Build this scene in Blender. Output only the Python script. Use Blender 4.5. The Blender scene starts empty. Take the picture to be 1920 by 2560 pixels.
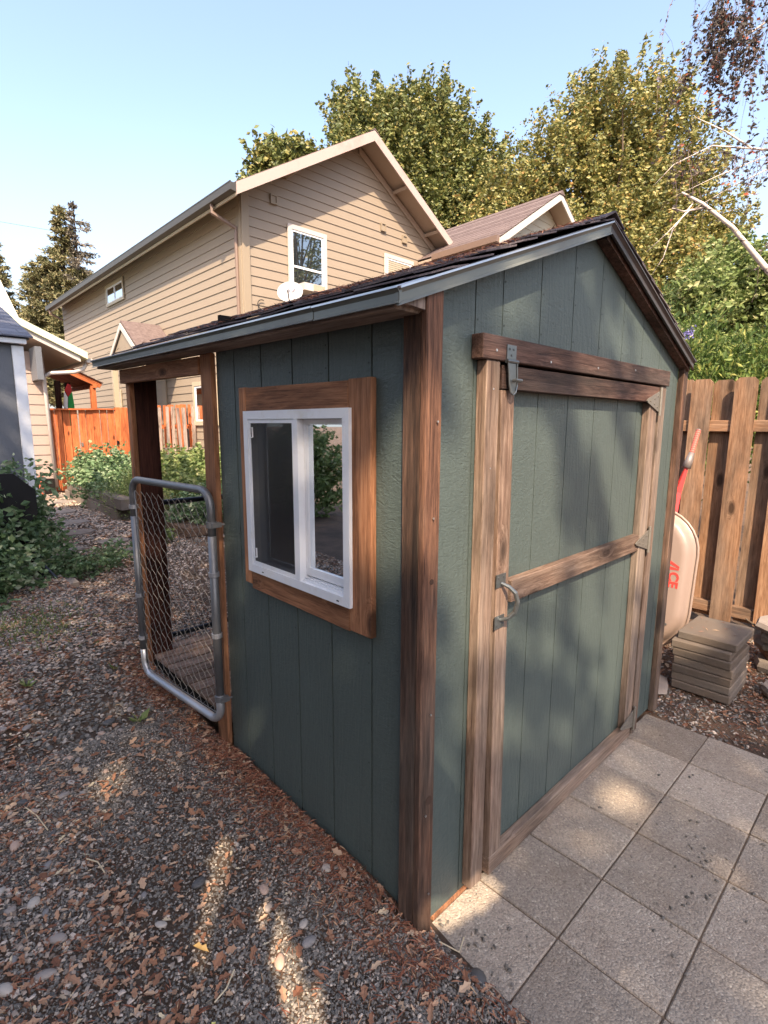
import bpy, math, random
import numpy as np
from mathutils import Vector, Matrix
random.seed(7)
rng = np.random.default_rng(11)
R = math.radians
scene = bpy.context.scene
COL = scene.collection

# ------------------------------------------------------------------ camera
cam_d = bpy.data.cameras.new('camera'); cam = bpy.data.objects.new('camera', cam_d); COL.objects.link(cam)
YAW, PITCH, ROLL = .7646, -.162, .0038
_f = Vector((math.cos(PITCH)*math.sin(YAW), math.cos(PITCH)*math.cos(YAW), math.sin(PITCH)))
_r = Vector((math.cos(YAW), -math.sin(YAW), 0)); _u = _r.cross(_f)
_R = _r*math.cos(ROLL)+_u*math.sin(ROLL); _U = _R.cross(_f)
cam.matrix_world = Matrix(((_R.x, _U.x, -_f.x, -1.0611), (_R.y, _U.y, -_f.y, -.9825), (_R.z, _U.z, -_f.z, 1.4477), (0, 0, 0, 1)))
cam_d.sensor_fit = 'VERTICAL'; cam_d.sensor_height = 36; cam_d.lens = 1313.137/2560*36
cam_d.clip_start = .05; cam_d.clip_end = 3000
scene.camera = cam

# ------------------------------------------------------------------ sky, sun, exposure
SUN = Vector((-.455, -.53, .715)).normalized()
world = bpy.data.worlds.new('World'); scene.world = world; world.use_nodes = True
wn = world.node_tree.nodes; wl = world.node_tree.links
sky = wn.new('ShaderNodeTexSky'); sky.sky_type = 'NISHITA'; sky.sun_disc = False
sky.sun_elevation = math.asin(SUN.z); sky.sun_rotation = R(220.6)
sky.air_density = 1.0; sky.dust_density = 2.2; sky.ozone_density = 2.6
# thin smoke haze that whitens the sky towards the horizon on every side
geo = wn.new('ShaderNodeNewGeometry'); sep = wn.new('ShaderNodeSeparateXYZ'); wl.new(geo.outputs['Incoming'], sep.inputs[0])
hz = wn.new('ShaderNodeMapRange'); hz.interpolation_type = 'SMOOTHSTEP'; hz.inputs['From Min'].default_value = -.50; hz.inputs['From Max'].default_value = -.02
hz.inputs['To Min'].default_value = .10; hz.inputs['To Max'].default_value = .85
wns = wn.new('ShaderNodeTexNoise'); wns.inputs['Scale'].default_value = 1.3; wns.inputs['Detail'].default_value = 2; wl.new(geo.outputs['Incoming'], wns.inputs['Vector'])
wad = wn.new('ShaderNodeMath'); wad.operation = 'MULTIPLY_ADD'; wad.inputs[1].default_value = .5; wl.new(wns.outputs['Fac'], wad.inputs[0]); 
wsub = wn.new('ShaderNodeMath'); wsub.operation = 'SUBTRACT'; wsub.inputs[1].default_value = .25; wl.new(wad.outputs[0], wsub.inputs[0]); wl.new(sep.outputs[2], wad.inputs[2]); wl.new(wsub.outputs[0], hz.inputs['Value'])
wmx = wn.new('ShaderNodeMix'); wmx.data_type = 'RGBA'; wl.new(hz.outputs[0], wmx.inputs[0]); wbl = wn.new('ShaderNodeMix'); wbl.data_type = 'RGBA'; wbl.blend_type = 'MULTIPLY'; wbl.inputs[0].default_value = 1; wl.new(sky.outputs[0], wbl.inputs[6]); wbl.inputs[7].default_value = (.95, .86, .79, 1)
wl.new(wbl.outputs[2], wmx.inputs[6]); wmx.inputs[7].default_value = (1.62, 1.66, 1.60, 1)
wti = wn.new('ShaderNodeMix'); wti.data_type = 'RGBA'; wti.blend_type = 'MULTIPLY'; wti.inputs[0].default_value = 1; wl.new(wmx.outputs[2], wti.inputs[6]); wti.inputs[7].default_value = (1, 1, 1, 1)
wl.new(wti.outputs[2], wn['Background'].inputs[0]); wn['Background'].inputs[1].default_value = .15
sl = bpy.data.lights.new('sun', 'SUN'); sl.energy = 2.9; sl.angle = R(.42); sl.color = (1, .80, .58)
so = bpy.data.objects.new('sun', sl); COL.objects.link(so); so.rotation_euler = SUN.to_track_quat('Z', 'Y').to_euler()
scene.view_settings.view_transform = 'Standard'; scene.view_settings.look = 'None'
scene.view_settings.exposure = 1.98; scene.view_settings.gamma = 1; scene.view_settings.use_curve_mapping = False

# ------------------------------------------------------------------ object helpers
WM = {}
def setp(o, label=None, cat=None, group=None, kind=None):
    if label: o['label'] = label
    if cat: o['category'] = cat
    if group: o['group'] = group
    if kind: o['kind'] = kind
    return o
def link(o, parent=None, M=None):
    COL.objects.link(o); M = M or Matrix.Identity(4)
    if parent is not None:
        o.parent = parent; o.matrix_basis = WM[parent.name].inverted() @ M
    else: o.matrix_basis = M
    WM[o.name] = M.copy(); return o
def empty(name, loc, label=None, cat=None, group=None, kind=None, parent=None):
    o = bpy.data.objects.new(name, None); o.empty_display_size = .1
    link(o, parent, Matrix.Translation(loc)); return setp(o, label, cat, group, kind)
def meshdata(name, V, F, mat, smooth=False):
    me = bpy.data.meshes.new(name); me.from_pydata([tuple(v) for v in V], [], F); me.update()
    if mat: me.materials.append(mat)
    if smooth: me.polygons.foreach_set('use_smooth', [True]*len(me.polygons))
    return me
def fast(name, V, F, mat, smooth=False):
    """V (n,3), F (m,k) all faces alike"""
    V = np.asarray(V, np.float32); F = np.asarray(F, np.int32); m, k = F.shape
    me = bpy.data.meshes.new(name); me.vertices.add(len(V)); me.vertices.foreach_set('co', V.ravel())
    me.loops.add(m*k); me.loops.foreach_set('vertex_index', F.ravel())
    me.polygons.add(m); me.polygons.foreach_set('loop_start', np.arange(0, m*k, k, dtype=np.int32))
    me.polygons.foreach_set('loop_total', np.full(m, k, np.int32))
    me.polygons.foreach_set('use_smooth', np.full(m, smooth)); me.update(); me.materials.append(mat); return me
def obj(name, me, parent=None, M=None, **kw):
    return setp(link(bpy.data.objects.new(name, me), parent, M), **kw)
def mk(name, V, F, mat, parent=None, smooth=False, **kw):
    return obj(name, meshdata(name, V, F, mat, smooth), parent, **kw)

class MB:
    """collects shapes of one piece in world coordinates"""
    def __init__(s): s.V = []; s.F = []
    def add(s, V, F):
        n = len(s.V); s.V += [tuple(v) for v in V]; s.F += [tuple(i+n for i in f) for f in F]; return s
    def box(s, x0, x1, y0, y1, z0, z1): return s.add(*boxvf(x0, x1, y0, y1, z0, z1))
    def tube(s, pts, r, n=8, cap=True): return s.add(*tubevf(pts, r, n, cap))
    def build(s, name, mat, parent=None, smooth=False, **kw): return mk(name, s.V, s.F, mat, parent, smooth, **kw)
BF = [(0, 2, 3, 1), (4, 5, 7, 6), (0, 1, 5, 4), (2, 6, 7, 3), (0, 4, 6, 2), (1, 3, 7, 5)]
def boxvf(x0, x1, y0, y1, z0, z1):
    return [(x, y, z) for x in (x0, x1) for y in (y0, y1) for z in (z0, z1)], [tuple(f) for f in BF]
def cboxvf(a, b, c, e):
    """box with chamfered edges: half sizes a,b,  z from 0..c, chamfer e"""
    V = []; idx = {}
    hx, hy, hz = a, b, c/2
    for sx in (-1, 1):
        for sy in (-1, 1):
            for sz in (-1, 1):
                for ax in range(3):
                    p = [sx*(hx-e), sy*(hy-e), sz*(hz-e)]; p[ax] = (sx*hx, sy*hy, sz*hz)[ax]
                    idx[(sx, sy, sz, ax)] = len(V); V.append((p[0], p[1], p[2]+hz))
    F = []
    def g(s, ax): return idx[(s[0], s[1], s[2], ax)]
    for ax in range(3):
        o = [i for i in range(3) if i != ax]
        for s in (-1, 1):
            q = []
            for (u, v) in ((-1, -1), (1, -1), (1, 1), (-1, 1)):
                t = [0, 0, 0]; t[ax] = s; t[o[0]] = u; t[o[1]] = v; q.append(g(t, ax))
            if (s > 0) == (ax == 1): q.reverse()
            F.append(tuple(q))
    for ax in range(3):   # edges parallel to ax
        o = [i for i in range(3) if i != ax]
        for u in (-1, 1):
            for v in (-1, 1):
                t0 = [0, 0, 0]; t0[o[0]] = u; t0[o[1]] = v; t1 = list(t0); t0[ax] = -1; t1[ax] = 1
                F.append((g(t0, o[0]), g(t1, o[0]), g(t1, o[1]), g(t0, o[1])))
    for sx in (-1, 1):
        for sy in (-1, 1):
            for sz in (-1, 1):
                F.append((g((sx, sy, sz), 0), g((sx, sy, sz), 1), g((sx, sy, sz), 2)))
    return V, F
def tubevf(pts, r, n=8, cap=True):
    pts = [Vector(p) for p in pts]; rs = r if hasattr(r, '__len__') else [r]*len(pts)
    V = []; F = []; prev = None
    for i, p in enumerate(pts):
        t = (pts[min(i+1, len(pts)-1)]-pts[max(i-1, 0)]).normalized()
        if prev is None:
            a = Vector((0, 0, 1)) if abs(t.z) < .9 else Vector((1, 0, 0)); u = t.cross(a).normalized()
        else: u = (prev-t*prev.dot(t)).normalized()
        prev = u; w = t.cross(u)
        for k in range(n):
            an = 2*math.pi*k/n; V.append(p+(u*math.cos(an)+w*math.sin(an))*rs[i])
        if i:
            for k in range(n): F.append(((i-1)*n+k, (i-1)*n+(k+1) % n, i*n+(k+1) % n, i*n+k))
    if cap: F.append(tuple(range(n-1, -1, -1))); F.append(tuple(range((len(pts)-1)*n, len(pts)*n)))
    return V, F
BCACHE = {}
def board(name, p0, p1, w, t, nrm, mat, parent, ch=.0025, **kw):
    """timber from p0 to p1 (axis = grain), width w, thickness t along nrm"""
    p0 = Vector(p0); p1 = Vector(p1); az = (p1-p0); L = az.length; az.normalize()
    ay = Vector(nrm); ay = (ay-az*ay.dot(az)).normalized(); ax = ay.cross(az)
    key = (round(w, 4), round(t, 4), round(L, 3), mat.name, round(ch, 4))
    if key not in BCACHE: BCACHE[key] = meshdata(name, *cboxvf(w/2, t/2, L, min(ch, t/3, w/3)), mat)
    M = Matrix(((ax.x, ay.x, az.x, p0.x), (ax.y, ay.y, az.y, p0.y), (ax.z, ay.z, az.z, p0.z), (0, 0, 0, 1)))
    return obj(name, BCACHE[key], parent, M, **kw)
def prism_y(poly, y0, y1):
    """polygon in (x,z) extruded along y"""
    n = len(poly); V = [(x, y0, z) for x, z in poly]+[(x, y1, z) for x, z in poly]
    F = [tuple(range(n)), tuple(range(2*n-1, n-1, -1))]+[(i, i+n, (i+1) % n+n, (i+1) % n) for i in range(n)]
    return V, F
def prism_x(poly, x0, x1):
    n = len(poly); V = [(x0, y, z) for y, z in poly]+[(x1, y, z) for y, z in poly]
    F = [tuple(range(n-1, -1, -1)), tuple(range(n, 2*n))]+[(i, (i+1) % n, (i+1) % n+n, i+n) for i in range(n)]
    return V, F
def copies(o, spots, label=None):
    out = []
    for M in spots:
        c = o.copy(); link(c, None, M)
        for ch in o.children:
            d = ch.copy(); COL.objects.link(d); d.parent = c
        out.append(c)
    return out
def scatter(T, TF, pos, rot, scl):
    """template T (k,3), faces TF (f,m); pos (n,3), rot (n,3,3), scl (n,3) -> V,F"""
    T = np.asarray(T, float); TF = np.asarray(TF); n = len(pos); k = len(T)
    P = T[None]*scl[:, None, :]; P = np.einsum('nij,nkj->nki', rot, P)+pos[:, None, :]
    F = (TF[None]+(np.arange(n)*k)[:, None, None]).reshape(-1, TF.shape[1])
    return P.reshape(-1, 3), F
def randrot(n, flat=None):
    """random rotations; flat = max tilt from horizontal"""
    a = rng.uniform(0, 2*np.pi, n)
    if flat is None:
        z = rng.normal(size=(n, 3)); z /= np.linalg.norm(z, axis=1)[:, None]
    else:
        t = np.abs(rng.normal(0, flat, n)); p = rng.uniform(0, 2*np.pi, n)
        z = np.stack([np.sin(t)*np.cos(p), np.sin(t)*np.sin(p), np.cos(t)], 1)
    h = np.stack([np.cos(a), np.sin(a), np.zeros(n)], 1)
    x = np.cross(h, z); x /= np.linalg.norm(x, axis=1)[:, None]+1e-9; y = np.cross(z, x)
    return np.stack([x, y, z], 2)

# ------------------------------------------------------------------ materials
def newmat(name):
    m = bpy.data.materials.new(name); m.use_nodes = True
    return m, m.node_tree.nodes, m.node_tree.links, m.node_tree.nodes['Principled BSDF']
def ramp(n, stops):
    r = n.new('ShaderNodeValToRGB'); e = r.color_ramp.elements
    while len(e) < len(stops): e.new(.5)
    for q, (p, c) in zip(e, stops): q.position = p; q.color = (*c, 1)
    return r
def coords(n, l, scale=(1, 1, 1), rand=True):
    tc = n.new('ShaderNodeTexCoord'); mp = n.new('ShaderNodeMapping'); mp.inputs['Scale'].default_value = scale
    if rand:
        oi = n.new('ShaderNodeObjectInfo'); va = n.new('ShaderNodeVectorMath'); va.operation = 'ADD'
        mu = n.new('ShaderNodeVectorMath'); mu.operation = 'SCALE'; mu.inputs[0].default_value = (13, 17, 29)
        l.new(oi.outputs['Random'], mu.inputs['Scale']); l.new(tc.outputs['Object'], va.inputs[0]); l.new(mu.outputs[0], va.inputs[1])
        l.new(va.outputs[0], mp.inputs['Vector'])
    else: l.new(tc.outputs['Object'], mp.inputs['Vector'])
    return mp.outputs[0]
def noise(n, l, vec, sc, det=4, rough=.6, dist=0):
    t = n.new('ShaderNodeTexNoise'); t.inputs['Scale'].default_value = sc; t.inputs['Detail'].default_value = det
    t.inputs['Roughness'].default_value = rough; t.inputs['Distortion'].default_value = dist; l.new(vec, t.inputs['Vector']); return t.outputs['Fac']
def mixc(n, l, f, a, b, mode='MIX'):
    m = n.new('ShaderNodeMix'); m.data_type = 'RGBA'; m.blend_type = mode
    for s, v in ((0, f), (6, a), (7, b)):
        if hasattr(v, 'node'): l.new(v, m.inputs[s])
        else: m.inputs[s].default_value = v if s == 0 else (*v, 1)
    return m.outputs[2]
def mathn(n, l, op, a, b=0, c=0):
    m = n.new('ShaderNodeMath'); m.operation = op
    for i, v in enumerate((a, b, c)):
        if hasattr(v, 'node'): l.new(v, m.inputs[i])
        else: m.inputs[i].default_value = v
    return m.outputs[0]
def bump(n, l, b, h, strength=.3, dist=.01):
    bp = n.new('ShaderNodeBump'); bp.inputs['Strength'].default_value = strength; bp.inputs['Distance'].default_value = dist
    l.new(h, bp.inputs['Height']); l.new(bp.outputs[0], b.inputs['Normal'])
def wood(name, dark, mid, light, rough=.75, var=.25, grey=None, knots=True, spec=.25, bstr=.35, stain=.55):
    m, n, l, b = newmat(name)
    vk = coords(n, l, (1, 1, .42)); vo = n.new('ShaderNodeTexVoronoi'); vo.inputs['Scale'].default_value = 5.6; l.new(vk, vo.inputs['Vector'])
    sw = n.new('ShaderNodeMapRange'); sw.inputs['From Min'].default_value = 0; sw.inputs['From Max'].default_value = .24; sw.inputs['To Min'].default_value = .040; sw.inputs['To Max'].default_value = 0
    l.new(vo.outputs['Distance'], sw.inputs['Value'])
    def swirl(v):
        ad = n.new('ShaderNodeVectorMath'); ad.operation = 'ADD'; l.new(v, ad.inputs[0]); l.new(sw.outputs[0], ad.inputs[1]); return ad.outputs[0]
    v = swirl(coords(n, l, (1, 1, .05))) if knots else coords(n, l, (1, 1, .05)); v2 = coords(n, l, (1, 1, .22))
    g = noise(n, l, v, 230, 3, .7, .3); w = noise(n, l, v, 62, 4, .6, .8); blot = noise(n, l, v2, 5.5, 5, .65, .5)
    f = mathn(n, l, 'ADD', mathn(n, l, 'MULTIPLY', g, .45), mathn(n, l, 'MULTIPLY', w, .55))
    r = ramp(n, [(.36, dark), (.5, mid), (.63, light)]); l.new(f, r.inputs[0]); c = r.outputs[0]
    if grey:
        gr = noise(n, l, v2, 3.2, 5, .65); rr = ramp(n, [(.40, (0, 0, 0)), (.60, (1, 1, 1))]); l.new(gr, rr.inputs[0]); gg = ramp(n, [(.38, tuple(q*.5 for q in grey)), (.62, grey)]); l.new(f, gg.inputs[0])
        c = mixc(n, l, mathn(n, l, 'MULTIPLY', rr.outputs[0], .85), c, gg.outputs[0])
    br = ramp(n, [(.36, tuple([1-stain]*3)), (.58, (1.08, 1.08, 1.08))]); l.new(blot, br.inputs[0]); c = mixc(n, l, 1.0, c, br.outputs[0], 'MULTIPLY')
    if knots:
        kr = ramp(n, [(.09, (1, 1, 1)), (.17, (0, 0, 0))]); l.new(vo.outputs['Distance'], kr.inputs[0])
        c = mixc(n, l, mathn(n, l, 'MULTIPLY', kr.outputs[0], .85), c, tuple(q*.22 for q in dark))
    oi = n.new('ShaderNodeObjectInfo'); vr = mathn(n, l, 'ADD', mathn(n, l, 'MULTIPLY', oi.outputs['Random'], var), 1-var/2)
    vm = n.new('ShaderNodeVectorMath'); vm.operation = 'SCALE'; l.new(c, vm.inputs[0]); l.new(vr, vm.inputs['Scale'])
    l.new(vm.outputs[0], b.inputs['Base Color']); b.inputs['Roughness'].default_value = rough; b.inputs['Specular IOR Level'].default_value = spec
    bump(n, l, b, f, bstr, .006); return m
def plain(name, col, rough=.5, metal=0, spec=.5, var=0, nscale=30, bstr=0, bdist=.003, dirt=None):
    m, n, l, b = newmat(name); b.inputs['Roughness'].default_value = rough; b.inputs['Metallic'].default_value = metal; b.inputs['Specular IOR Level'].default_value = spec
    v = coords(n, l); f = noise(n, l, v, nscale, 5, .6)
    c = mixc(n, l, f, tuple(q*(1-var) for q in col), tuple(min(1, q*(1+var)) for q in col))
    if dirt:
        f2 = noise(n, l, v, nscale*.15, 5, .7); rr = ramp(n, [(.52, (0, 0, 0)), (.75, (1, 1, 1))]); l.new(f2, rr.inputs[0]); c = mixc(n, l, rr.outputs[0], c, dirt)
    l.new(c, b.inputs['Base Color'])
    if bstr: bump(n, l, b, f, bstr, bdist)
    return m
def island(name, stops, rough=.7, spec=.3, trans=0, nsc=0, metal=0):
    """colour drawn per leaf / stone (random per island)"""
    m, n, l, b = newmat(name); g = n.new('ShaderNodeNewGeometry'); r = ramp(n, stops); l.new(g.outputs['Random Per Island'], r.inputs[0])
    c = r.outputs[0]
    if nsc:
        v = coords(n, l, rand=False); f = noise(n, l, v, nsc, 3); c = mixc(n, l, mathn(n, l, 'MULTIPLY', f, .8), c, (.01, .01, .01), 'MIX')
    l.new(c, b.inputs['Base Color']); b.inputs['Roughness'].default_value = rough; b.inputs['Specular IOR Level'].default_value = spec
    if trans:
        out = n['Material Output']; t = n.new('ShaderNodeBsdfTranslucent'); l.new(c, t.inputs[0]); mx = n.new('ShaderNodeMixShader'); mx.inputs[0].default_value = trans
        l.new(b.outputs[0], mx.inputs[1]); l.new(t.outputs[0], mx.inputs[2]); l.new(mx.outputs[0], out.inputs[0])
    return m

def siding_paint(name, col, rough=.5):
    m, n, l, b = newmat(name); v = coords(n, l, (1, 1, .16)); vh = coords(n, l, (.45, .45, 1))
    wv = n.new('ShaderNodeTexWave'); wv.wave_type = 'BANDS'; wv.bands_direction = 'DIAGONAL'; wv.inputs['Scale'].default_value = 13
    wv.inputs['Distortion'].default_value = 16; wv.inputs['Detail'].default_value = 3; wv.inputs['Detail Scale'].default_value = 1.4; l.new(v, wv.inputs['Vector'])
    rp = noise(n, l, vh, 75, 4, .6, 1.5); gr = noise(n, l, v, 130, 3, .6)
    h = mathn(n, l, 'ADD', mathn(n, l, 'MULTIPLY', wv.outputs['Fac'], .16), mathn(n, l, 'ADD', mathn(n, l, 'MULTIPLY', rp, .8), mathn(n, l, 'MULTIPLY', gr, .15)))
    f = noise(n, l, coords(n, l), 3, 4, .6); c = mixc(n, l, f, tuple(q*.86 for q in col), tuple(q*1.14 for q in col))
    sp = noise(n, l, coords(n, l), 240, 2, .5); sr = ramp(n, [(.70, (0, 0, 0)), (.76, (1, 1, 1))]); l.new(sp, sr.inputs[0])
    c = mixc(n, l, mathn(n, l, 'MULTIPLY', sr.outputs[0], .25), c, (.25, .28, .24))
    l.new(c, b.inputs['Base Color']); b.inputs['Roughness'].default_value = rough; b.inputs['Specular IOR Level'].default_value = .45
    bump(n, l, b, h, .6, .007); return m

M_GREEN = siding_paint('dark_green_siding_paint', (.070, .092, .086))
M_GREYSIDE = siding_paint('slate_grey_siding_paint', (.12, .13, .15))
M_CEDAR = wood('cedar_trim', (.15, .065, .034), (.33, .15, .076), (.43, .215, .115), stain=.42)
M_WEATH = wood('weathered_brown_timber', (.060, .028, .018), (.165, .078, .050), (.25, .135, .092), grey=(.17, .128, .102), var=.3, bstr=.6, stain=.6)
M_CORNER = wood('dark_streaked_corner_timber', (.038, .018, .012), (.11, .055, .036), (.20, .10, .060), grey=(.13, .10, .080), var=.2, bstr=.6, stain=.65)
M_DOORWOOD = wood('weathered_grey_brown_timber', (.085, .050, .037), (.20, .128, .092), (.30, .212, .16), grey=(.26, .205, .165), var=.25, bstr=.6, stain=.5)
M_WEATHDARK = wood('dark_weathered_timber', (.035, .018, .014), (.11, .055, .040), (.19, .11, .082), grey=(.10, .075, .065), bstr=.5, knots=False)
M_STAIN = wood('orange_stained_board', (.28, .065, .022), (.46, .125, .042), (.60, .20, .075), var=.25, stain=.3)
M_FENCE = wood('tan_fence_board', (.15, .075, .038), (.28, .15, .082), (.38, .225, .13), grey=(.25, .175, .125), var=.25, bstr=.5, stain=.4)
M_GREYPICKET = wood('grey_picket', (.22, .14, .10), (.36, .26, .21), (.48, .37, .31), grey=(.33, .28, .25))
M_DECK = wood('deck_board_wood', (.13, .085, .065), (.23, .155, .12), (.30, .21, .17), knots=False)
M_REDPOST = wood('dark_red_post', (.025, .010, .008), (.060, .022, .016), (.095, .035, .024), knots=False)
M_RAFTER = wood('weathered_soffit_timber', (.15, .10, .08), (.34, .24, .19), (.50, .38, .31), grey=(.40, .33, .28))
M_WHITE = plain('white_vinyl', (.74, .76, .80), .35, var=.03, dirt=(.62, .60, .56))
M_TRIMWHITE = plain('white_trim_paint', (.48, .44, .41), .5, var=.04)
M_CREAM = plain('cream_trim_paint', (.40, .34, .25), .5, var=.04)
M_DRIP = plain('green_grey_drip_metal', (.155, .165, .15), .38, .2, var=.12, nscale=12, dirt=(.10, .09, .085))
M_LIP = plain('bare_drip_lip', (.55, .58, .64), .3, .8, var=.1)
M_GALV = plain('galvanised_pipe', (.19, .195, .205), .45, .55, var=.18, nscale=14, bstr=.1)
M_GALVBRIGHT = plain('bright_galvanised', (.42, .43, .46), .4, .6, var=.1, nscale=20)
M_WIRE = plain('galvanised_wire', (.24, .225, .20), .5, .4, var=.2)
M_ZINC = plain('zinc_hardware', (.17, .185, .19), .35, .7, var=.2, nscale=60)
M_HINGE = plain('dull_hinge_steel', (.24, .22, .19), .5, .6, var=.2, nscale=60)
M_BLACK = plain('black_plastic', (.008, .008, .009), .55, spec=.2, var=.2)
M_DARK = plain('dark_interior', (.015, .013, .012), .9, spec=.1, var=.3)
M_NAIL = plain('nail_head', (.6, .6, .6), .35, .9)
M_BLACKWIRE = plain('dark_pipe', (.045, .05, .06), .4, .7, var=.2)
M_BARK = plain('brown_bark', (.10, .075, .055), .9, spec=.1, var=.4, nscale=8, bstr=.6, bdist=.03)
M_CABLE = plain('cable_black', (.02, .02, .02), .7)

def glass(name, tint=(.02, .025, .03), gl=.35, see=0.0):
    m, n, l, b = newmat(name); out = n['Material Output']
    g = n.new('ShaderNodeBsdfGlossy'); g.inputs['Roughness'].default_value = .015; g.inputs[0].default_value = (.85, .92, 1, 1)
    if see: d = n.new('ShaderNodeBsdfTransparent'); d.inputs[0].default_value = (see, see, see, 1)
    else: d = n.new('ShaderNodeBsdfDiffuse'); d.inputs[0].default_value = (*tint, 1)
    lw = n.new('ShaderNodeLayerWeight'); lw.inputs[0].default_value = .25
    f = mathn(n, l, 'MULTIPLY_ADD', lw.outputs['Fresnel'], .6, gl)
    mx = n.new('ShaderNodeMixShader'); l.new(f, mx.inputs[0]); l.new(d.outputs[0], mx.inputs[1]); l.new(g.outputs[0], mx.inputs[2]); l.new(mx.outputs[0], out.inputs[0]); return m
M_GLASS = glass('house_window_glass', gl=.38)
M_SHEDGLASS = glass('shed_window_glass', gl=.20, see=.55)
def screenmat():
    m, n, l, b = newmat('insect_screen'); out = n['Material Output']; t = n.new('ShaderNodeBsdfTransparent'); mx = n.new('ShaderNodeMixShader')
    mx.inputs[0].default_value = .50; b.inputs['Base Color'].default_value = (.018, .016, .016, 1); l.new(t.outputs[0], mx.inputs[1]); l.new(b.outputs[0], mx.inputs[2]); l.new(mx.outputs[0], out.inputs[0]); return m
M_SCREEN = screenmat()
def shinglemat(name, stops, sc=160):
    m, n, l, b = newmat(name); v = coords(n, l); f = noise(n, l, v, sc, 3, .7); oi = n.new('ShaderNodeObjectInfo')
    f2 = noise(n, l, v, 9, 3); s = mathn(n, l, 'ADD', mathn(n, l, 'MULTIPLY', f, .6), mathn(n, l, 'ADD', mathn(n, l, 'MULTIPLY', f2, .25), mathn(n, l, 'MULTIPLY', oi.outputs['Random'], .22)))
    r = ramp(n, stops); l.new(s, r.inputs[0]); l.new(r.outputs[0], b.inputs['Base Color']); b.inputs['Roughness'].default_value = .85; b.inputs['Specular IOR Level'].default_value = .3
    bump(n, l, b, f, .6, .004); return m
M_SHINGLE = shinglemat('black_asphalt_shingle', [(.35, (.04, .034, .038)), (.6, (.11, .092, .10)), (.8, (.24, .20, .20))])
M_HSHINGLE = shinglemat('brown_grey_shingle', [(.3, (.075, .052, .05)), (.55, (.14, .105, .10)), (.8, (.22, .175, .165))], 14)
M_SLATE = shinglemat('slate_blue_shingle', [(.3, (.075, .08, .11)), (.55, (.12, .13, .165)), (.8, (.18, .19, .23))], 60)
M_TAN = plain('tan_siding_paint', (.27, .218, .165), .6, var=.05, nscale=5, bstr=.06)
M_TANCORNER = plain('tan_corner_paint', (.275, .222, .16), .6, var=.04)
M_PALEGREEN = plain('pale_green_roof_edge', (.62, .66, .46), .6, var=.06)
M_BROWNMETAL = plain('brown_gutter_metal', (.17, .115, .09), .45, var=.1)
M_GUTTER = plain('grey_brown_gutter', (.05, .048, .044), .5, var=.1)
M_ROSEFASCIA = plain('peeling_fascia_paint', (.40, .32, .29), .6, var=.06, nscale=18, dirt=(.42, .25, .22))
M_SOFFIT = plain('beige_soffit', (.36, .28, .22), .7, var=.08)
M_BEIGE = plain('beige_siding_paint', (.36, .275, .235), .6, var=.05)

def concrete(name, base, agg=True, moss=(.16, .10, .06)):
    m, n, l, b = newmat(name); v = coords(n, l)
    f = noise(n, l, v, 5, 5, .65); c = mixc(n, l, f, tuple(q*.78 for q in base), tuple(q*1.2 for q in base))
    h = noise(n, l, v, 160, 3, .7)
    if agg:
        vo = n.new('ShaderNodeTexVoronoi'); vo.inputs['Scale'].default_value = 165; l.new(v, vo.inputs['Vector'])
        r = ramp(n, [(0, (.08, .07, .06)), (.22, (.17, .14, .11)), (.45, (.31, .255, .20)), (.8, (.42, .355, .28)), (.93, (.70, .62, .50))]); l.new(vo.outputs['Color'], r.inputs[0])
        c = mixc(n, l, .45, c, r.outputs[0])
        h = mathn(n, l, 'SUBTRACT', h, vo.outputs['Distance'])
    f2 = noise(n, l, v, 2.2, 5, .7); rr = ramp(n, [(.42, (0, 0, 0)), (.66, (1, 1, 1))]); l.new(f2, rr.inputs[0]); c = mixc(n, l, mathn(n, l, 'MULTIPLY', rr.outputs[0], .32), c, moss)
    oi = n.new('ShaderNodeObjectInfo'); vr = mathn(n, l, 'ADD', mathn(n, l, 'MULTIPLY', oi.outputs['Random'], .32), .80)
    vm = n.new('ShaderNodeVectorMath'); vm.operation = 'SCALE'; l.new(c, vm.inputs[0]); l.new(vr, vm.inputs['Scale'])
    l.new(vm.outputs[0], b.inputs['Base Color']); b.inputs['Roughness'].default_value = .9; b.inputs['Specular IOR Level'].default_value = .2; bump(n, l, b, h, .7, .004); return m
M_PAVER = concrete('exposed_aggregate_concrete', (.37, .32, .27))
M_STACK = concrete('old_concrete_paver', (.15, .125, .105), False)
M_FLAG = concrete('pale_flagstone', (.26, .225, .20), False)
M_BLOCK = concrete('retaining_block', (.17, .145, .125), False)

def soilmat():
    m, n, l, b = newmat('soil_and_litter'); tc = n.new('ShaderNodeTexCoord'); v = tc.outputs['Object']
    f = noise(n, l, v, 3.0, 6, .7); g = noise(n, l, v, 90, 4, .8); h = noise(n, l, v, 320, 3, .8)
    r = ramp(n, [(.35, (.085, .072, .062)), (.5, (.16, .115, .088)), (.68, (.26, .17, .12))]); l.new(mathn(n, l, 'ADD', mathn(n, l, 'MULTIPLY', f, .65), mathn(n, l, 'MULTIPLY', g, .38)), r.inputs[0])
    l.new(mixc(n, l, h, tuple([.35]*3), tuple([1.5]*3), 'MIX'), b.inputs['Base Color'])
    c = mixc(n, l, 1.0, r.outputs[0], mixc(n, l, h, (.5, .5, .5), (1.4, 1.35, 1.3)), 'MULTIPLY'); l.new(c, b.inputs['Base Color'])
    b.inputs['Roughness'].default_value = .95; b.inputs['Specular IOR Level'].default_value = .1; bump(n, l, b, mathn(n, l, 'ADD', g, h), .9, .02); return m
M_SOIL = soilmat()
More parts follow.
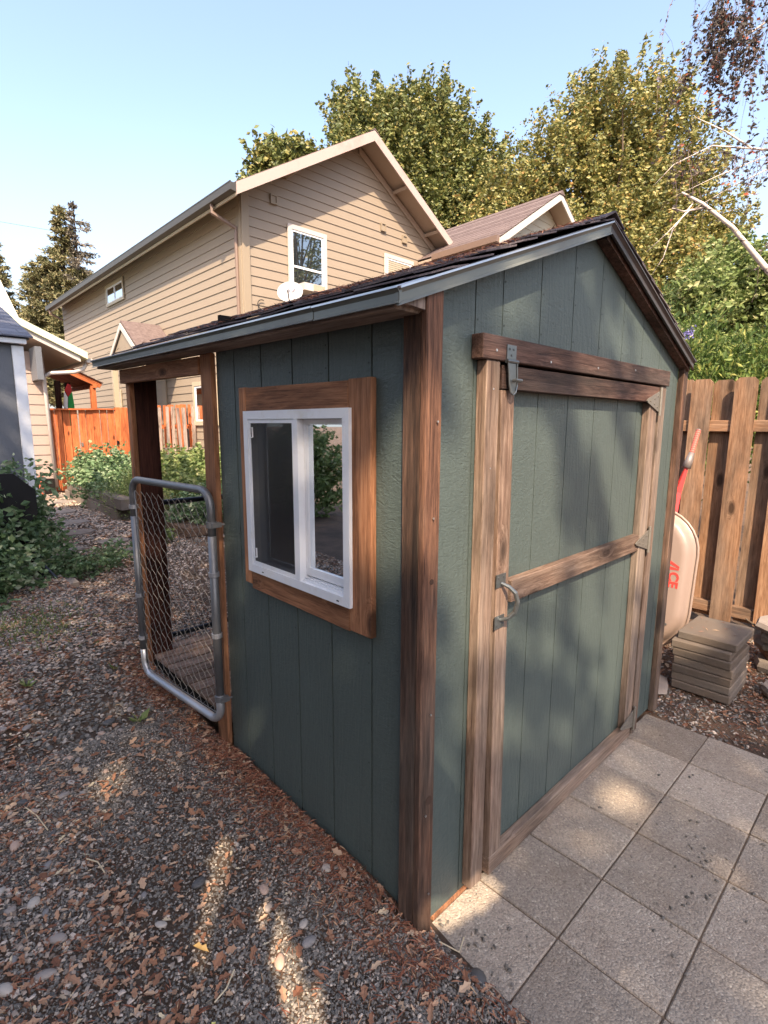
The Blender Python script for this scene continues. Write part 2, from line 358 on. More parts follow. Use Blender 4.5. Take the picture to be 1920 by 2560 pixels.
M_GRAVEL = island('dark_crushed_gravel', [(0, (.075, .069, .061)), (.45, (.155, .139, .122)), (.8, (.245, .215, .185)), (.95, (.39, .32, .26)), (1, (.58, .48, .39))], .75, .35)
M_LITTER = island('dry_leaf_litter', [(0, (.19, .085, .052)), (.35, (.34, .17, .10)), (.7, (.48, .285, .18)), (.92, (.56, .40, .27)), (1, (.62, .53, .37))], .8, .2, .15)
M_NEEDLE = island('reddish_needles', [(0, (.11, .040, .024)), (.5, (.24, .090, .052)), (.85, (.34, .16, .10)), (1, (.50, .34, .20))], .8, .2)

# ================================================================== SETTING: ground
def sst(a, b, x): t = np.clip((x-a)/(b-a), 0, 1); return t*t*(3-2*t)
def gz(x, y):
    x = np.asarray(x, float); y = np.asarray(y, float)
    left = -.100+.02*sst(-.1, .5, y)+.195*sst(.2, 3.6, y)
    right = -.205+0*x
    s = sst(-.03, .12, x)*(1-sst(2.0, 6.0, y))
    g = left*(1-s)+right*s
    g = g+.03*np.exp(-((x+.02)/.10)**2)*sst(-.12, .12, y)*(1-sst(1.0, 1.4, y))   # litter banked against the wall
    return g+.006*np.sin(x*5.1+1)*np.sin(y*4.3)+.004*np.sin(x*13+y*9)
def ground():
    near = np.arange(-3, 5.01, .06); far = np.array([5.5, 6.5, 8, 10, 13, 17, 23, 32, 50, 90, 200, 600.])
    ax = np.concatenate([-far[::-1], near, far]); ay = np.concatenate([-far[::-1], np.arange(-3, 5.01, .06), far])
    X, Y = np.meshgrid(ax, ay); Z = gz(X, Y); V = np.stack([X, Y, Z], -1).reshape(-1, 3); nx = len(ax)
    i, j = np.meshgrid(np.arange(nx-1), np.arange(len(ay)-1)); a = (j*nx+i).ravel()
    F = np.stack([a, a+1, a+nx+1, a+nx], 1); return obj('ground', fast('ground', V, F, M_SOIL, True), kind='structure')
ground()

# shade/dapple map: leaf gaps cut in the canopy so sun patches land on the near yard (ground-plane coordinates along the sun's direction)
GAPS = [(-.34, .60, -.61, .25, .040), (-.37, .25, -.47, -.03, .042), (-.44, -.05, -.52, -.2, .05), (.04, -.15, .22, -.19, .07), (1.02, -.33, 1.04, -.33, .07),
        (.84, .60, 1.22, 1.04, .11), (1.264, .704, 1.50, 1.0, .11), (2.05, 1.067, 2.146, .822, .12), (2.146, .822, 2.146, .578, .14), (1.62, .56, 1.50, .40, .08),
        (1.60, .15, 2.05, .70, .075), (2.2, .60, 2.65, 1.186, .10), (2.79, 1.46, 3.05, 1.2, .18), (2.45, .7, 2.95, 1.2, .14), (.71, .90, .83, 1.05, .075), (.72, .82, .93, 1.08, .07), (2.60, .07, 2.72, .07, .16), (-.02, -.12, .02, -.1, .05)]

# ------------------------------------------------------------------ gravel, litter (stuff)
CHIP = [(-1, -.6, -.4), (.9, -.8, -.3), (1, .7, -.4), (-.8, .9, -.3), (-.5, -.3, .6), (.6, -.4, .5), (.3, .6, .6)]
CHF = [(0, 1, 5), (0, 5, 4), (1, 2, 5), (5, 2, 6), (2, 3, 6), (3, 0, 4), (3, 4, 6), (4, 5, 6)]
def fbm(x, y, s=1.0, seed=0):
    v = 0
    r = np.random.default_rng(seed)
    for k in range(7):
        a, b, p = r.normal(0, 1, 3); f = s*(1.6**k)*.8; v = v+np.sin(x*f*a*1.7+y*f*b*1.7+p*6)/(1.35**k)
    return v/2.6
def in_shed(x, y): return (x > -.02) & (y > -.0) & (x < 2.05) & (y < 2.4)
def paver_zone(x, y): return (y < .0) & (x > .085+.03*np.sin(y*11)+.10*(y < -.42)) & (x < 2.0)
M_PATH = island('skylit_path_gravel', [(0, (.16, .12, .095)), (.4, (.32, .25, .20)), (.75, (.46, .37, .30)), (1, (.55, .45, .38))], .85, .2)  # paler path chips, with the brightness of open sky put into their colour
def path_chips():
    n = 46000; x = rng.uniform(-2.2, 1.5, n); y = 1.5+9.5*rng.uniform(0, 1, n)**1.6; k = ~in_shed(x, y) & (rng.uniform(0, 1, n) < sst(1.7, 2.9, y)*(.7+.4*fbm(x, y, 1.4, 12))) & ((x < -.05) | (y > 2.45)); x = x[k]; y = y[k]; s = rng.uniform(.006, .013, len(x))*(1+.12*np.clip(y-3, 0, 8))
    m = 9000; x2 = rng.uniform(-1.4, -.35, m); y2 = rng.uniform(-.2, 2.2, m); kk = rng.uniform(0, 1, m) < sst(-.45, -.85, x2)*(.5+.5*fbm(x2, y2, 2, 31)); x = np.concatenate([x, x2[kk]]); y = np.concatenate([y, y2[kk]]); s = np.concatenate([s, rng.uniform(.004, .009, kk.sum())])
    a, b = scatter(CHIP, CHF, np.stack([x, y, gz(x, y)+.004+rng.uniform(0, .004, len(x))], 1), randrot(len(x), .4), np.stack([s*1.2, s, s*.5], 1)); obj('path_gravel', fast('path_gravel', a, b, M_PATH), kind='stuff')
def gravel():
    V = []; F = []; off = 0
    for n, (xa, xb, ya, yb), smin, smax in ((108000, (-1.3, .25, -.75, 1.6), .0027, .0060), (46000, (-2.0, .9, 1.5, 5.2), .006, .012), (9000, (-1.0, 2.0, 4.5, 11), .012, .022), (14000, (1.99, 3.75, -1.6, 1.5), .006, .011)):
        x = rng.uniform(xa, xb, n); y = rng.uniform(ya, yb, n)
        m = fbm(x, y, 1.1, 3)+.55*np.exp(-((x+.42+.12*y)/.33)**2)
        keep = (~in_shed(x, y)) & (~paver_zone(x, y) | (x > 2.03) & (y > 0)) & (rng.uniform(-.9, .25, n) < m)
        keep &= ~((x > 2.03) & (y < 0) & (x < 3.6) & (x < 2.3-y*2.0) & False)
        x = x[keep]; y = y[keep]; k = len(x); s = rng.uniform(smin, smax, k)*rng.choice([.8, 1, 1.3], k, p=[.5, .35, .15])
        pos = np.stack([x, y, gz(x, y)+s*.25+rng.uniform(0, .004, k)], 1)
        a, b = scatter(CHIP, CHF, pos, randrot(k, .5), np.stack([s*rng.uniform(.7, 1.3, k), s*rng.uniform(.6, 1, k), s*rng.uniform(.45, .8, k)], 1))
        V.append(a); F.append(b+off); off += len(a)
    obj('gravel', fast('gravel', np.concatenate(V), np.concatenate(F), M_GRAVEL), kind='stuff')
gravel(); path_chips()
# irregular dry leaf: 8-point outline around a raised midrib
LEAF = [(0, -1, 0), (.35, -.55, .12), (.75, -.35, .22), (.42, .05, .1), (.6, .5, .25), (0, 1, .05), (-.6, .45, .2), (-.4, 0, .08), (-.8, -.3, .25), (-.3, -.6, .1), (0, 0, -.06)]
LEAFF = [(10, i, (i+1) % 10) for i in range(10)]
def litter():
    V = []; F = []; off = 0
    def put(x, y, s, tilt=.35, lift=.004):
        nonlocal off
        k = len(x); pos = np.stack([x, y, gz(x, y)+lift+rng.uniform(0, .008, k)], 1)
        a, b = scatter(LEAF, LEAFF, pos, randrot(k, tilt), np.stack([s*rng.uniform(.5, .9, k), s, s*rng.uniform(.3, 1.1, k)], 1)); V.append(a); F.append(b+off); off += len(a)
    # heavier litter at left and along the wall
    x = rng.uniform(-1.4, .05, 6500); y = rng.uniform(-.7, 2.4, 6500); m = fbm(x, y, 1.1, 3)
    dens = np.clip(.10+.7*np.exp(-((x+.04)/.12)**2)+.75*sst(-.45, -.85, -0*x+x*1)*0+.7*(x < -.62)+.35*(m < -.1), 0, 1)
    k = (~in_shed(x, y)) & (~paver_zone(x, y)) & (rng.uniform(0, 1, len(x)) < dens); x = x[k]; y = y[k]; put(x, y, rng.uniform(.006, .017, len(x)))
    x = rng.uniform(-1.4, .0, 420); y = rng.uniform(-.7, 2.4, 420); k = ~in_shed(x, y); put(x[k], y[k], rng.uniform(.014, .026, k.sum()), .3, .008)
    x = rng.uniform(-2.2, .9, 11000); y = rng.uniform(2.45, 5.2, 11000); put(x, y, rng.uniform(.008, .022, 11000))
    x = rng.uniform(-1, 2.2, 3500); y = rng.uniform(5, 11, 3500); put(x, y, rng.uniform(.015, .035, 3500))
    x = rng.uniform(2.0, 3.75, 4000); y = rng.uniform(-1.5, 1.6, 4000); k = rng.uniform(0, 1, 4000) < np.clip((x-2.1)*.9, .15, 1); put(x[k], y[k], rng.uniform(.008, .024, k.sum()), .5)
    obj('leaf_litter', fast('leaf_litter', np.concatenate(V), np.concatenate(F), M_LITTER), kind='stuff')
litter()
NEED = [(-.5, 0, 0), (0, .04, .10), (.5, 0, 0), (0, -.03, .05)]
def needles():
    V = []; F = []; off = 0
    def put(x, y, L, ex=0):
        nonlocal off
        k = len(x); pos = np.stack([x, y, gz(x, y)+rng.uniform(.003, .014, k)+ex], 1)
        a, b = scatter(NEED, [(0, 3, 1), (3, 2, 1)], pos, randrot(k, .22), np.stack([L, L*.9, L], 1)); V.append(a); F.append(b+off); off += len(a)
    n = 20000; x = -np.abs(rng.normal(0, .10, n))-.0; y = rng.uniform(-.2, 2.4, n); k = ~in_shed(x, y) & (x > -.6) & (rng.uniform(0, 1, n) < .5+.45*fbm(x, y, 3, 5)); put(x[k], y[k], rng.uniform(.018, .045, k.sum()))
    n = 24000; x = rng.uniform(-1.35, .1, n); y = rng.uniform(-.7, 2.6, n); m = fbm(x, y, 2.2, 9)+.7*(x < -.6); k = ~in_shed(x, y) & ~paver_zone(x, y) & (rng.uniform(-.2, 1.3, n) < m); put(x[k], y[k], rng.uniform(.02, .05, k.sum()))
    n = 9000; x = rng.uniform(2.0, 3.7, n); y = rng.uniform(-1.5, 1.5, n); put(x, y, rng.uniform(.02, .05, n))
    obj('needle_litter', fast('needle_litter', np.concatenate(V), np.concatenate(F), M_NEEDLE), kind='stuff')
needles()
def pebble_mesh(name, seed, mat):
    r = random.Random(seed); me = bpy.data.meshes.new(name); import bmesh
    bm = bmesh.new(); bmesh.ops.create_icosphere(bm, subdivisions=2, radius=1)
    k = [r.uniform(-1, 1) for _ in range(6)]
    for v in bm.verts: v.co *= 1+.10*math.sin(v.co.x*2.3+k[0]*4)+.08*math.sin(v.co.y*2.9+k[1]*4)+.05*math.sin(v.co.z*4+k[2]*3)
    for f in bm.faces: f.smooth = True
    bm.to_mesh(me); bm.free(); me.materials.append(mat); return me
PEBMATS = [plain('pebble_'+w, c, .6, var=.2, nscale=18, bstr=.08) for w, c in (('blue_grey', (.21, .19, .18)), ('pale_grey', (.40, .345, .295)), ('tan', (.42, .29, .22)), ('dark_grey', (.08, .075, .072)), ('mid_grey', (.27, .225, .195)))]
PEB = [pebble_mesh('pebble', i, PEBMATS[i % 5]) for i in range(10)]
pspots = [(-.54, 2.49, 4), (-.64, 1.90, 1), (-.58, 1.65, 1), (-.57, 1.48, 0), (-.38, 1.68, 3), (-.36, 1.58, 4), (-.44, 1.61, 2), (-.50, 1.33, 2), (-.63, 1.35, 1), (-.67, 1.28, 4), (-.69, 1.86, 0), (-.67, 2.06, 0), (-.70, 2.14, 2), (-.78, 1.91, 4), (-.67, 2.25, 1), (-.27, 1.78, 0),
          (-.75, 1.10, 3), (-.61, 1.25, 0), (-.83, .65, 4), (-.59, .50, 1), (-.94, .67, 0), (-.92, .85, 4), (-.86, 1.13, 2), (-.78, 1.26, 4), (-.80, 1.34, 3), (-.59, .64, 0), (-.79, .83, 4), (-.86, .83, 1), (-.79, .97, 0), (-.26, .21, 1), (-.38, .16, 2), (-.31, .33, 4), (-.29, .39, 2), (-.44, .56, 3), (-.28, .15, 0), (-.10, .30, 1), (-.27, .62, 1), (-.60, 1.52, 2), (-.79, 1.39, 2), (-.97, .59, 1), (-.84, .77, 0), (-.27, 1.72, 4), (-.98, .80, 3), (-.99, 1.0, 0), (-.9, 1.5, 4), (-.93, .95, 1), (-.88, .56, 4)]
WORDS = {0: 'blue grey', 1: 'pale grey', 2: 'tan', 3: 'charcoal', 4: 'mid grey'}
ORD = ['nearest', 'second nearest', 'third nearest', 'fourth nearest', 'fifth nearest', 'sixth nearest', 'seventh nearest', 'eighth nearest', 'ninth nearest', 'tenth nearest', 'eleventh nearest', 'twelfth nearest', 'thirteenth nearest']
def vdist(p): return (Vector((p[0], p[1], -.05))-cam.matrix_world.translation).dot(_f)*0+cam_row(p)
def cam_row(p):
    d = Vector((p[0], p[1], float(gz(p[0], p[1]))))-cam.matrix_world.translation; return d.dot(_U)/d.dot(_f)
for i, (x, y, c) in enumerate(pspots):
    rank = sorted([vdist(q) for q in pspots if q[2] == c]).index(vdist((x, y, c)))
    s = random.uniform(.009, .018)*(1.25 if c in (3, 4) else 1); z = float(gz(x, y))+s*.36
    M = Matrix.Translation((x, y, z)) @ Matrix.Rotation(random.uniform(0, 6.3), 4, 'Z') @ Matrix.Rotation(random.uniform(-.25, .25), 4, 'X') @ Matrix.Diagonal((s*random.uniform(1.2, 1.6), s, s*random.uniform(.5, .75), 1))
    obj('pebble', PEB[c+5*(i % 2)], None, M, label=f'smooth {WORDS[c]} river pebble in the gravel, {ORD[rank]} to the bottom of the picture', cat='pebble', group=f'{WORDS[c]} river pebbles in the gravel')
s = .034; obj('pebble', PEB[3], None, Matrix.Translation((.045, -.235, -.17)) @ Matrix.Diagonal((s*.9, s*1.1, s*.85, 1)), label='large round dark pebble against the edge of the nearest paver', cat='pebble')

# ================================================================== PATIO
patio = empty('patio', (1, -1, -.187), kind='structure')
base = MB(); base.box(.10, 1.985, -3.0, -.002, -.24, -.194); base.build('joint_bed', plain('joint_grit', (.15, .11, .08), .95, spec=.1, var=.4, nscale=120, bstr=.5), patio)
pvm = {}
def pv_mesh(w, d):
    k = (round(w, 3), round(d, 3))
    if k not in pvm: pvm[k] = meshdata('paver', *cboxvf(w/2, d/2, .045, .004), M_PAVER)
    return pvm[k]
P = .3255
for j in range(8):
    for i in range(-1, 12):
        x0 = .363+P*(i-0)-0; x1 = x0+P-.005; y1 = -.004-P*j*.985; y0 = y1-P*.985+.0045
        if j == 0: y0 = -.3205; y1 = -.003
        if i == -1: x0 = max(x0, .06)
        if x1 > 2.0: continue
        M = Matrix.Translation(((x0+x1)/2, (y0+y1)/2, -.232+random.uniform(-.003, .002))) @ Matrix.Rotation(random.uniform(-.006, .006), 4, 'Z') @ Matrix.Rotation(random.uniform(-.007, .007), 4, 'X') @ Matrix.Rotation(random.uniform(-.006, .006), 4, 'Y')
        obj('paver', pv_mesh(x1-x0, y1-y0), patio, M)
crumb = rng.uniform(size=(60, 2)); cx = .5+1.6*crumb[:, 0]; cy = -.1-.8*crumb[:, 1]**.8
cx = np.concatenate([cx, rng.normal(.93, .14, 30), rng.uniform(.08, .30, 26)]); cy = np.concatenate([cy, rng.normal(-.55, .05, 30), rng.uniform(-.32, -.02, 26)])
k = len(cx); s_ = rng.uniform(.0025, .007, k)
a, b = scatter(CHIP, CHF, np.stack([cx, cy, np.full(k, -.1835)], 1), randrot(k, .3), np.stack([s_*1.3, s_, s_*.8], 1))
obj('gravel_crumbs', fast('gravel_crumbs', a, b, M_GRAVEL), kind='stuff')

# ================================================================== SHED
shed = empty('garden_shed', (1, 1.1, -.17), 'dark green garden shed with brown door frame, white sliding window and open run', 'shed')
def rz(x): return 2.196-.385*abs(x-.985)     # top line of the rake edge
def topz(x): return rz(x)-.018
GAP = .0048
# front wall
xs = [0.004, .25, .39, .613, .842, 1.067, 1.288, 1.51, 1.735, 1.955, 2.022]
for i in range(len(xs)-1):
    a = xs[i]+GAP/2; b = xs[i+1]-GAP/2
    def seg(x0, x1, z0, split=True):
        pts = [(x0, z0), (x1, z0), (x1, topz(x1))]
        if x0 < .985 < x1: pts.append((.985, topz(.985)))
        pts.append((x0, topz(x0))); V, F = prism_y(pts, 0, .011); mk('siding_board', V, F, M_GREEN, shed)
    if b <= .34: seg(a, b, -.172)
    elif a < .34: seg(a, .335, -.172) if False else None
    if b > .34 and a < .34: 
        seg(a, b, 1.66); V, F = prism_y([(a, -.172), (.337, -.172), (.337, 1.66), (a, 1.66)], 0, .011); mk('siding_board', V, F, M_GREEN, shed)
    elif a > .34 and b < 1.69: seg(a, b, 1.66)
    elif a < 1.735 and a > .34 and b > 1.69 and b < 1.74: seg(a, b, 1.66)
    elif a >= 1.73: seg(a, b, -.172)
mk('siding_board', *prism_y([(.255, -.172), (.337, -.172), (.337, 1.66), (.255, 1.66)], 0.0115, .018), M_GREEN, shed)
MB().box(1.69, 1.733, 0, .011, -.172, 1.658).build('siding_board', M_GREEN, shed)
MB().add(*prism_y([(.002, -.17), (.335, -.17), (.335, 1.66), (1.70, 1.66), (1.70, -.17), (2.02, -.17), (2.02, topz(2.02)), (.985, topz(.985)), (.002, topz(0))], .019, .03)).build('sheathing', M_DARK, shed)
MB().box(.11, .335, -.006, .02, -.187, -.172).build('sill_plate', M_CEDAR, shed)
# left wall
G0, S8 = .177, .2035
ys = [.033]+[G0+S8*k for k in range(5)]+[1.143]
def lb(y0, y1, z0, z1): mk('siding_board', *prism_x([(y0, z0), (y1, z0), (y1, z1), (y0, z1)], 0, .011), M_GREEN, shed)
for i in range(len(ys)-1):
    a = ys[i]+.0035; b = ys[i+1]-.0035; zb = -.14; zt = 1.757
    if a < .25 < b: lb(a, .245, zb, zt); lb(.2455, b, zb, .89); lb(.2455, b, 1.495, zt)
    elif a < .86 < b: lb(.866, b, zb, zt); lb(a, .8655, zb, .89); lb(a, .8655, 1.495, zt)
    elif a > .25 and b < .86: lb(a, b, zb, .89); lb(a, b, 1.495, zt)
    else: lb(a, b, zb, zt)
w_ = MB(); w_.box(.0115, .02, .0, 1.143, -.14, .885); w_.box(.0115, .02, 0, 1.143, 1.50, 1.74); w_.box(.0115, .02, 0, .24, .885, 1.5); w_.box(.0115, .02, .87, 1.143, .885, 1.5); w_.build('wall_backing', M_DARK, shed)
MB().box(2.0, 2.02, .031, 2.30, -.17, 1.74).build('right_wall', M_GREEN, shed)
MB().box(.021, 1.999, 1.13, 1.15, -.12, 1.9).build('partition_wall', M_DARK, shed)
MB().box(.021, 1.999, .032, 1.129, -.15, -.10).build('floor_panel', M_DARK, shed)
# corner trims
board('corner_board', (-.0115, -.0015, -.16), (-.0115, -.0015, 1.737), .064, .021, (-1, 0, 0), M_CORNER, shed)
board('corner_board', (.0085, -.0455, -.19), (.0085, -.0455, 1.795), .0645, .021, (0, -1, 0), M_CORNER, shed)
MB()  .box(.0015, .038, -.0345, -.0005, -.18, 1.74).build('corner_post', M_CORNER, shed)
board('corner_board', (2.047, -.0162, -.18), (2.047, -.0162, 1.775), .062, .030, (0, -1, 0), M_CORNER, shed)
board('trim_board', (-.0125, 1.194, -.05), (-.0125, 1.194, 1.746), .098, .023, (-1, 0, 0), M_CEDAR, shed)
# run: posts, header, deck
board('post', (.012, 2.225, -.02), (.012, 2.225, 1.69), .055, .028, (-1, 0, 0), M_CEDAR, shed)
board('post', (.089, 2.217, -.02), (.089, 2.217, 1.735), .12, .045, (0, -1, 0), M_REDPOST, shed)
board('post', (1.955, 2.25, -.02), (1.955, 2.25, 1.735), .09, .09, (0, -1, 0), M_WEATHDARK, shed)
board('header_board', (-.017, 1.246, 1.702), (-.017, 2.25, 1.716), .075, .03, (-1, 0, 0), M_CEDAR, shed)
for k in range(11):
    y = 1.215+k*.1035; board('deck_board', (.03, y, .045), (1.995, y, .045), .092, .022, (0, 0, 1), M_DECK, shed)
board('joist', (.06, 1.2, 0.0), (.06, 2.3, 0.0), .035, .06, (1, 0, 0), M_DARK, shed)
# soffit timber and drip edges at the left eave
def eave(y): return .0125*(y+.06)
board('soffit_board', (-.058, -.028, 1.741), (-.058, 2.37, 1.770), .104, .018, (0, 0, 1), M_RAFTER, shed)
mk('rafter_tail', *prism_y([(-.112, 1.744), (-.006, 1.737), (-.006, 1.775), (-.112, 1.748)], -.049, -.029), M_RAFTER, shed)
def drip(y0, y1, name='drip_edge', dz=0):
    V = []; z0 = eave(y0); z1 = eave(y1)
    prof = [(-.134, 1.773), (-.139, 1.771), (-.134, 1.765), (-.130, 1.760), (-.130, 1.742), (-.135, 1.736), (-.128, 1.736), (-.122, 1.742), (-.122, 1.770)]
    n = len(prof); V = [(x, y0, z+z0+dz) for x, z in prof]+[(x, y1, z+z1+dz) for x, z in prof]
    F = [tuple(range(n)), tuple(range(2*n-1, n-1, -1))]+[(i, i+n, (i+1) % n+n, (i+1) % n) for i in range(n)]
    mk(name, V, F, M_DRIP, shed)
    mk('drip_lip', [(x+dx, y, z+eave(y)+dz) for y in (y0, y1) for dx, x, z in ((0, -.1405, 1.7695), (0, -.1405, 1.7745), (0, -.120, 1.7775), (0, -.120, 1.7725))], [(0, 1, 2, 3), (7, 6, 5, 4), (0, 4, 5, 1), (1, 5, 6, 2), (2, 6, 7, 3), (3, 7, 4, 0)], M_LIP, shed)
drip(-.062, .277, dz=0); drip(.281, 2.38, dz=.0015)
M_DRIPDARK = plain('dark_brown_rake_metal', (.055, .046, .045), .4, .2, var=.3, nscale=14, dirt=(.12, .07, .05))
def rake(xa, za, xb, zb, dark=False):
    """metal rake edge along the front gable from (xa,za) to (xb,zb) top line"""
    def q(x, z): return (x, z)
    a = (Vector((xb, zb))-Vector((xa, za))).normalized(); nn = Vector((-a.y, a.x)); nn = nn if nn.y > 0 else -nn
    prof = [(-.061, 0.0), (-.067, -.003), (-.061, -.010), (-.058, -.014), (-.058, -.033), (-.064, -.040), (-.056, -.040), (-.049, -.034), (-.049, -.002)]
    V = []
    for (x, z) in ((xa, za), (xb, zb)):
        for (y, h) in prof: V.append((x, y, z+h*1.06))
    n = len(prof); F = [tuple(range(n-1, -1, -1)), tuple(range(n, 2*n))]+[(i, (i+1) % n, (i+1) % n+n, i+n) for i in range(n)]
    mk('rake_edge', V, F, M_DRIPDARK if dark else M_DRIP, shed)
    V = []
    for (x, z) in ((xa, za), (xb, zb)):
        for (y, h) in ((-.0685, -.004), (-.0685, .0015), (-.045, .0045), (-.045, -.001)): V.append((x, y, z+h))
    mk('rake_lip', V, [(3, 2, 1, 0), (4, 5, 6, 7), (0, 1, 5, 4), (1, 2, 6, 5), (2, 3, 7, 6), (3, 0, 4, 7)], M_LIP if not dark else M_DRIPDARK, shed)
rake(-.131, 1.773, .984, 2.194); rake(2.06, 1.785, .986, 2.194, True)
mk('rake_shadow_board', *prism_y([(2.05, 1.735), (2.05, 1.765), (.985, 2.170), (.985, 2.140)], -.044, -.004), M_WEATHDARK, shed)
# roof: deck sheets and shingle tabs
roof = empty('roof', (.98, 1.1, 2.2), parent=shed)
def rp(x, y, up=0): return Vector((x, y, rz(x)+eave(y)*(1 if x < .98 else .3)+up))
mk('roof_deck', [tuple(rp(x, y, u)) for x in (-.12, .984) for y in (-.045, 2.38) for u in (-.02, -.004)], BF, M_WEATHDARK, roof)
mk('roof_deck', [tuple(rp(x, y, u)) for x in (.986, 2.05) for y in (-.045, 2.38) for u in (-.02, -.004)], BF, M_WEATHDARK, roof)
def tabs(side):
    n = 10; rows = [(-.135 if side < 0 else 2.075)+(.112 if side < 0 else -.109)*k for k in range(n)]
    for r_, x0 in enumerate(rows):
        y = -.066-(r_ % 2)*.0; step = .30; first = True
        while y < 2.36:
            w = step if not first else (.30 if r_ % 2 else .17)
            first = False; y1 = min(y+w-.005, 2.385)
            x1 = x0+(.15 if side < 0 else -.15)
            x1 = min(x1, .984) if side < 0 else max(x1, .986)
            bulge = .024*math.sin(math.pi*r_/n)
            lift = random.uniform(.006, .011)+bulge; hs = []
            V = []
            for i, t in enumerate((0, .5, 1)):
                for j, yy in enumerate((y, (y+y1)/2, y1)):
                    x = x0+(x1-x0)*t; e = lift*(1-t)+bulge*t+random.uniform(-.002, .004)*(1-t); V.append(rp(x, yy, e+.002))
            m = len(V); V += [v-Vector((0, 0, .005)) for v in V]
            F = []
            for i in range(2):
                for j in range(2):
                    a = i*3+j; q = (a, a+3, a+4, a+1) if side < 0 else (a, a+1, a+4, a+3); F.append(q); F.append(tuple(z+9 for z in reversed(q)))
            F += [(0, 1, 10, 9), (1, 2, 11, 10), (0, 9, 12, 3), (3, 12, 15, 6), (2, 5, 14, 11), (5, 8, 17, 14)]
            mk('shingle', V, F, M_SHINGLE, roof); y += w
tabs(-1); tabs(1)
for k in range(9):
    y0 = -.07+k*.272; V = []
    for (x, h) in ((.90, .020), (.985, .022), (1.07, .020)):
        for yy in (y0, min(y0+.30, 2.385)): V.append(rp(x, yy, h+(.006 if yy == y0 else 0)+(.006 if x == .985 else 0)))
    V += [v-Vector((0, 0, .006)) for v in V]
    mk('ridge_shingle', V, [(0, 2, 3, 1), (2, 4, 5, 3), (6, 7, 9, 8), (8, 9, 11, 10), (0, 6, 8, 2), (2, 8, 10, 4), (0, 1, 7, 6), (4, 10, 11, 5)], M_SHINGLE, roof)
def roofneedles():
    n = 2600; x = rng.uniform(-.1, .97, n); y = np.abs(rng.normal(0, .8, n))-.05; k = y < 2.35; x = x[k]; y = y[k]; m = fbm(x, y, 3, 4) > .0; x = x[m]; y = y[m]
    z = 2.196-.385*np.abs(x-.985)+.0125*(y+.06)+.03; L = rng.uniform(.02, .05, len(x))
    a, b = scatter(NEED, [(0, 3, 1), (3, 2, 1)], np.stack([x, y, z], 1), randrot(len(x), .45), np.stack([L, L*.8, L], 1)); obj('roof_needles', fast('roof_needles', a, b, M_NEEDLE), roof, kind='stuff')
roofneedles()
# --- window
win = empty('window', (0, .55, 1.2), parent=shed)
board('trim_board', (-.0125, .205, .797), (-.0125, .206, 1.587), .103, .023, (-1, 0, 0), M_CEDAR, win)
board('trim_board', (-.0125, .868, 1.540), (-.0125, .258, 1.534), .098, .023, (-1, 0, 0), M_CEDAR, win)
board('trim_board', (-.0125, .895, .815), (-.0125, .894, 1.592), .050, .023, (-1, 0, 0), M_CEDAR, win)
board('trim_board', (-.0125, .866, .838), (-.0125, .258, .832), .080, .023, (-1, 0, 0), M_CEDAR, win)
YA, YB, ZA, ZB, FW = .240, .868, .876, 1.502, .031
def frame_piece(p):  # mitred, polygon in (y,z)
    mk('frame', *prism_x(p, -.037, -.0245), M_WHITE, win)
frame_piece([(YA, ZA), (YA+FW, ZA+FW), (YA+FW, ZB-FW), (YA, ZB)]); frame_piece([(YB, ZB), (YB-FW, ZB-FW), (YB-FW, ZA+FW), (YB, ZA)])
frame_piece([(YA+.001, ZB), (YA+FW+.001, ZB-FW), (YB-FW-.001, ZB-FW), (YB-.001, ZB)]); frame_piece([(YB-.001, ZA), (YB-FW-.001, ZA+FW), (YA+FW+.001, ZA+FW), (YA+.001, ZA)])
iy0, iy1, iz0, iz1 = YA+FW, YB-FW, ZA+FW, ZB-FW
j = MB(); j.box(-.024, .06, iy0-.012, iy0-.001, iz0-.01, iz1+.01); j.box(-.024, .06, iy1+.001, iy1+.012, iz0-.01, iz1+.01); j.box(-.024, .06, iy0-.001, iy1+.001, iz1+.001, iz1+.012); j.box(-.024, .06, iy0-.001, iy1+.001, iz0-.012, iz0-.001)
for q in range(3): j.box(-.0235+q*.008, -.0195+q*.008, iy0, .508, iz0, iz0+.008+.004*q)
j.build('jamb', M_WHITE, win)
MB().box(-.036, .0, .510, .534, iz0+.0005, iz1-.0005).build('mullion', M_WHITE, win)
# screen at far side (left pane)
f = MB(); y0, y1, z0, z1 = .5345, iy1-.001, iz0+.001, iz1-.001
for bx in ((y0, y0+.010, z0, z1), (y1-.013, y1, z0, z1), (y0+.0101, y1-.0131, z0, z0+.014), (y0+.0101, y1-.0131, z1-.013, z1)): f.box(-.034, -.027, *bx)
f.build('screen_frame', M_WHITE, win)
MB().box(-.0312, -.0300, y0+.009, y1-.012, z0+.013, z1-.012).build('insect_screen', M_SCREEN, win)
for z in (iz1-.05, iz0+.05):
    yb = y1-.018; MB().tube([(-.037, yb, z-.018), (-.037, yb, z+.018), (-.037, yb-.016, z+.020), (-.037, yb-.018, z-.016), (-.037, yb, z-.018)], .0028, 6).build('latch_tab', M_WHITE, win)
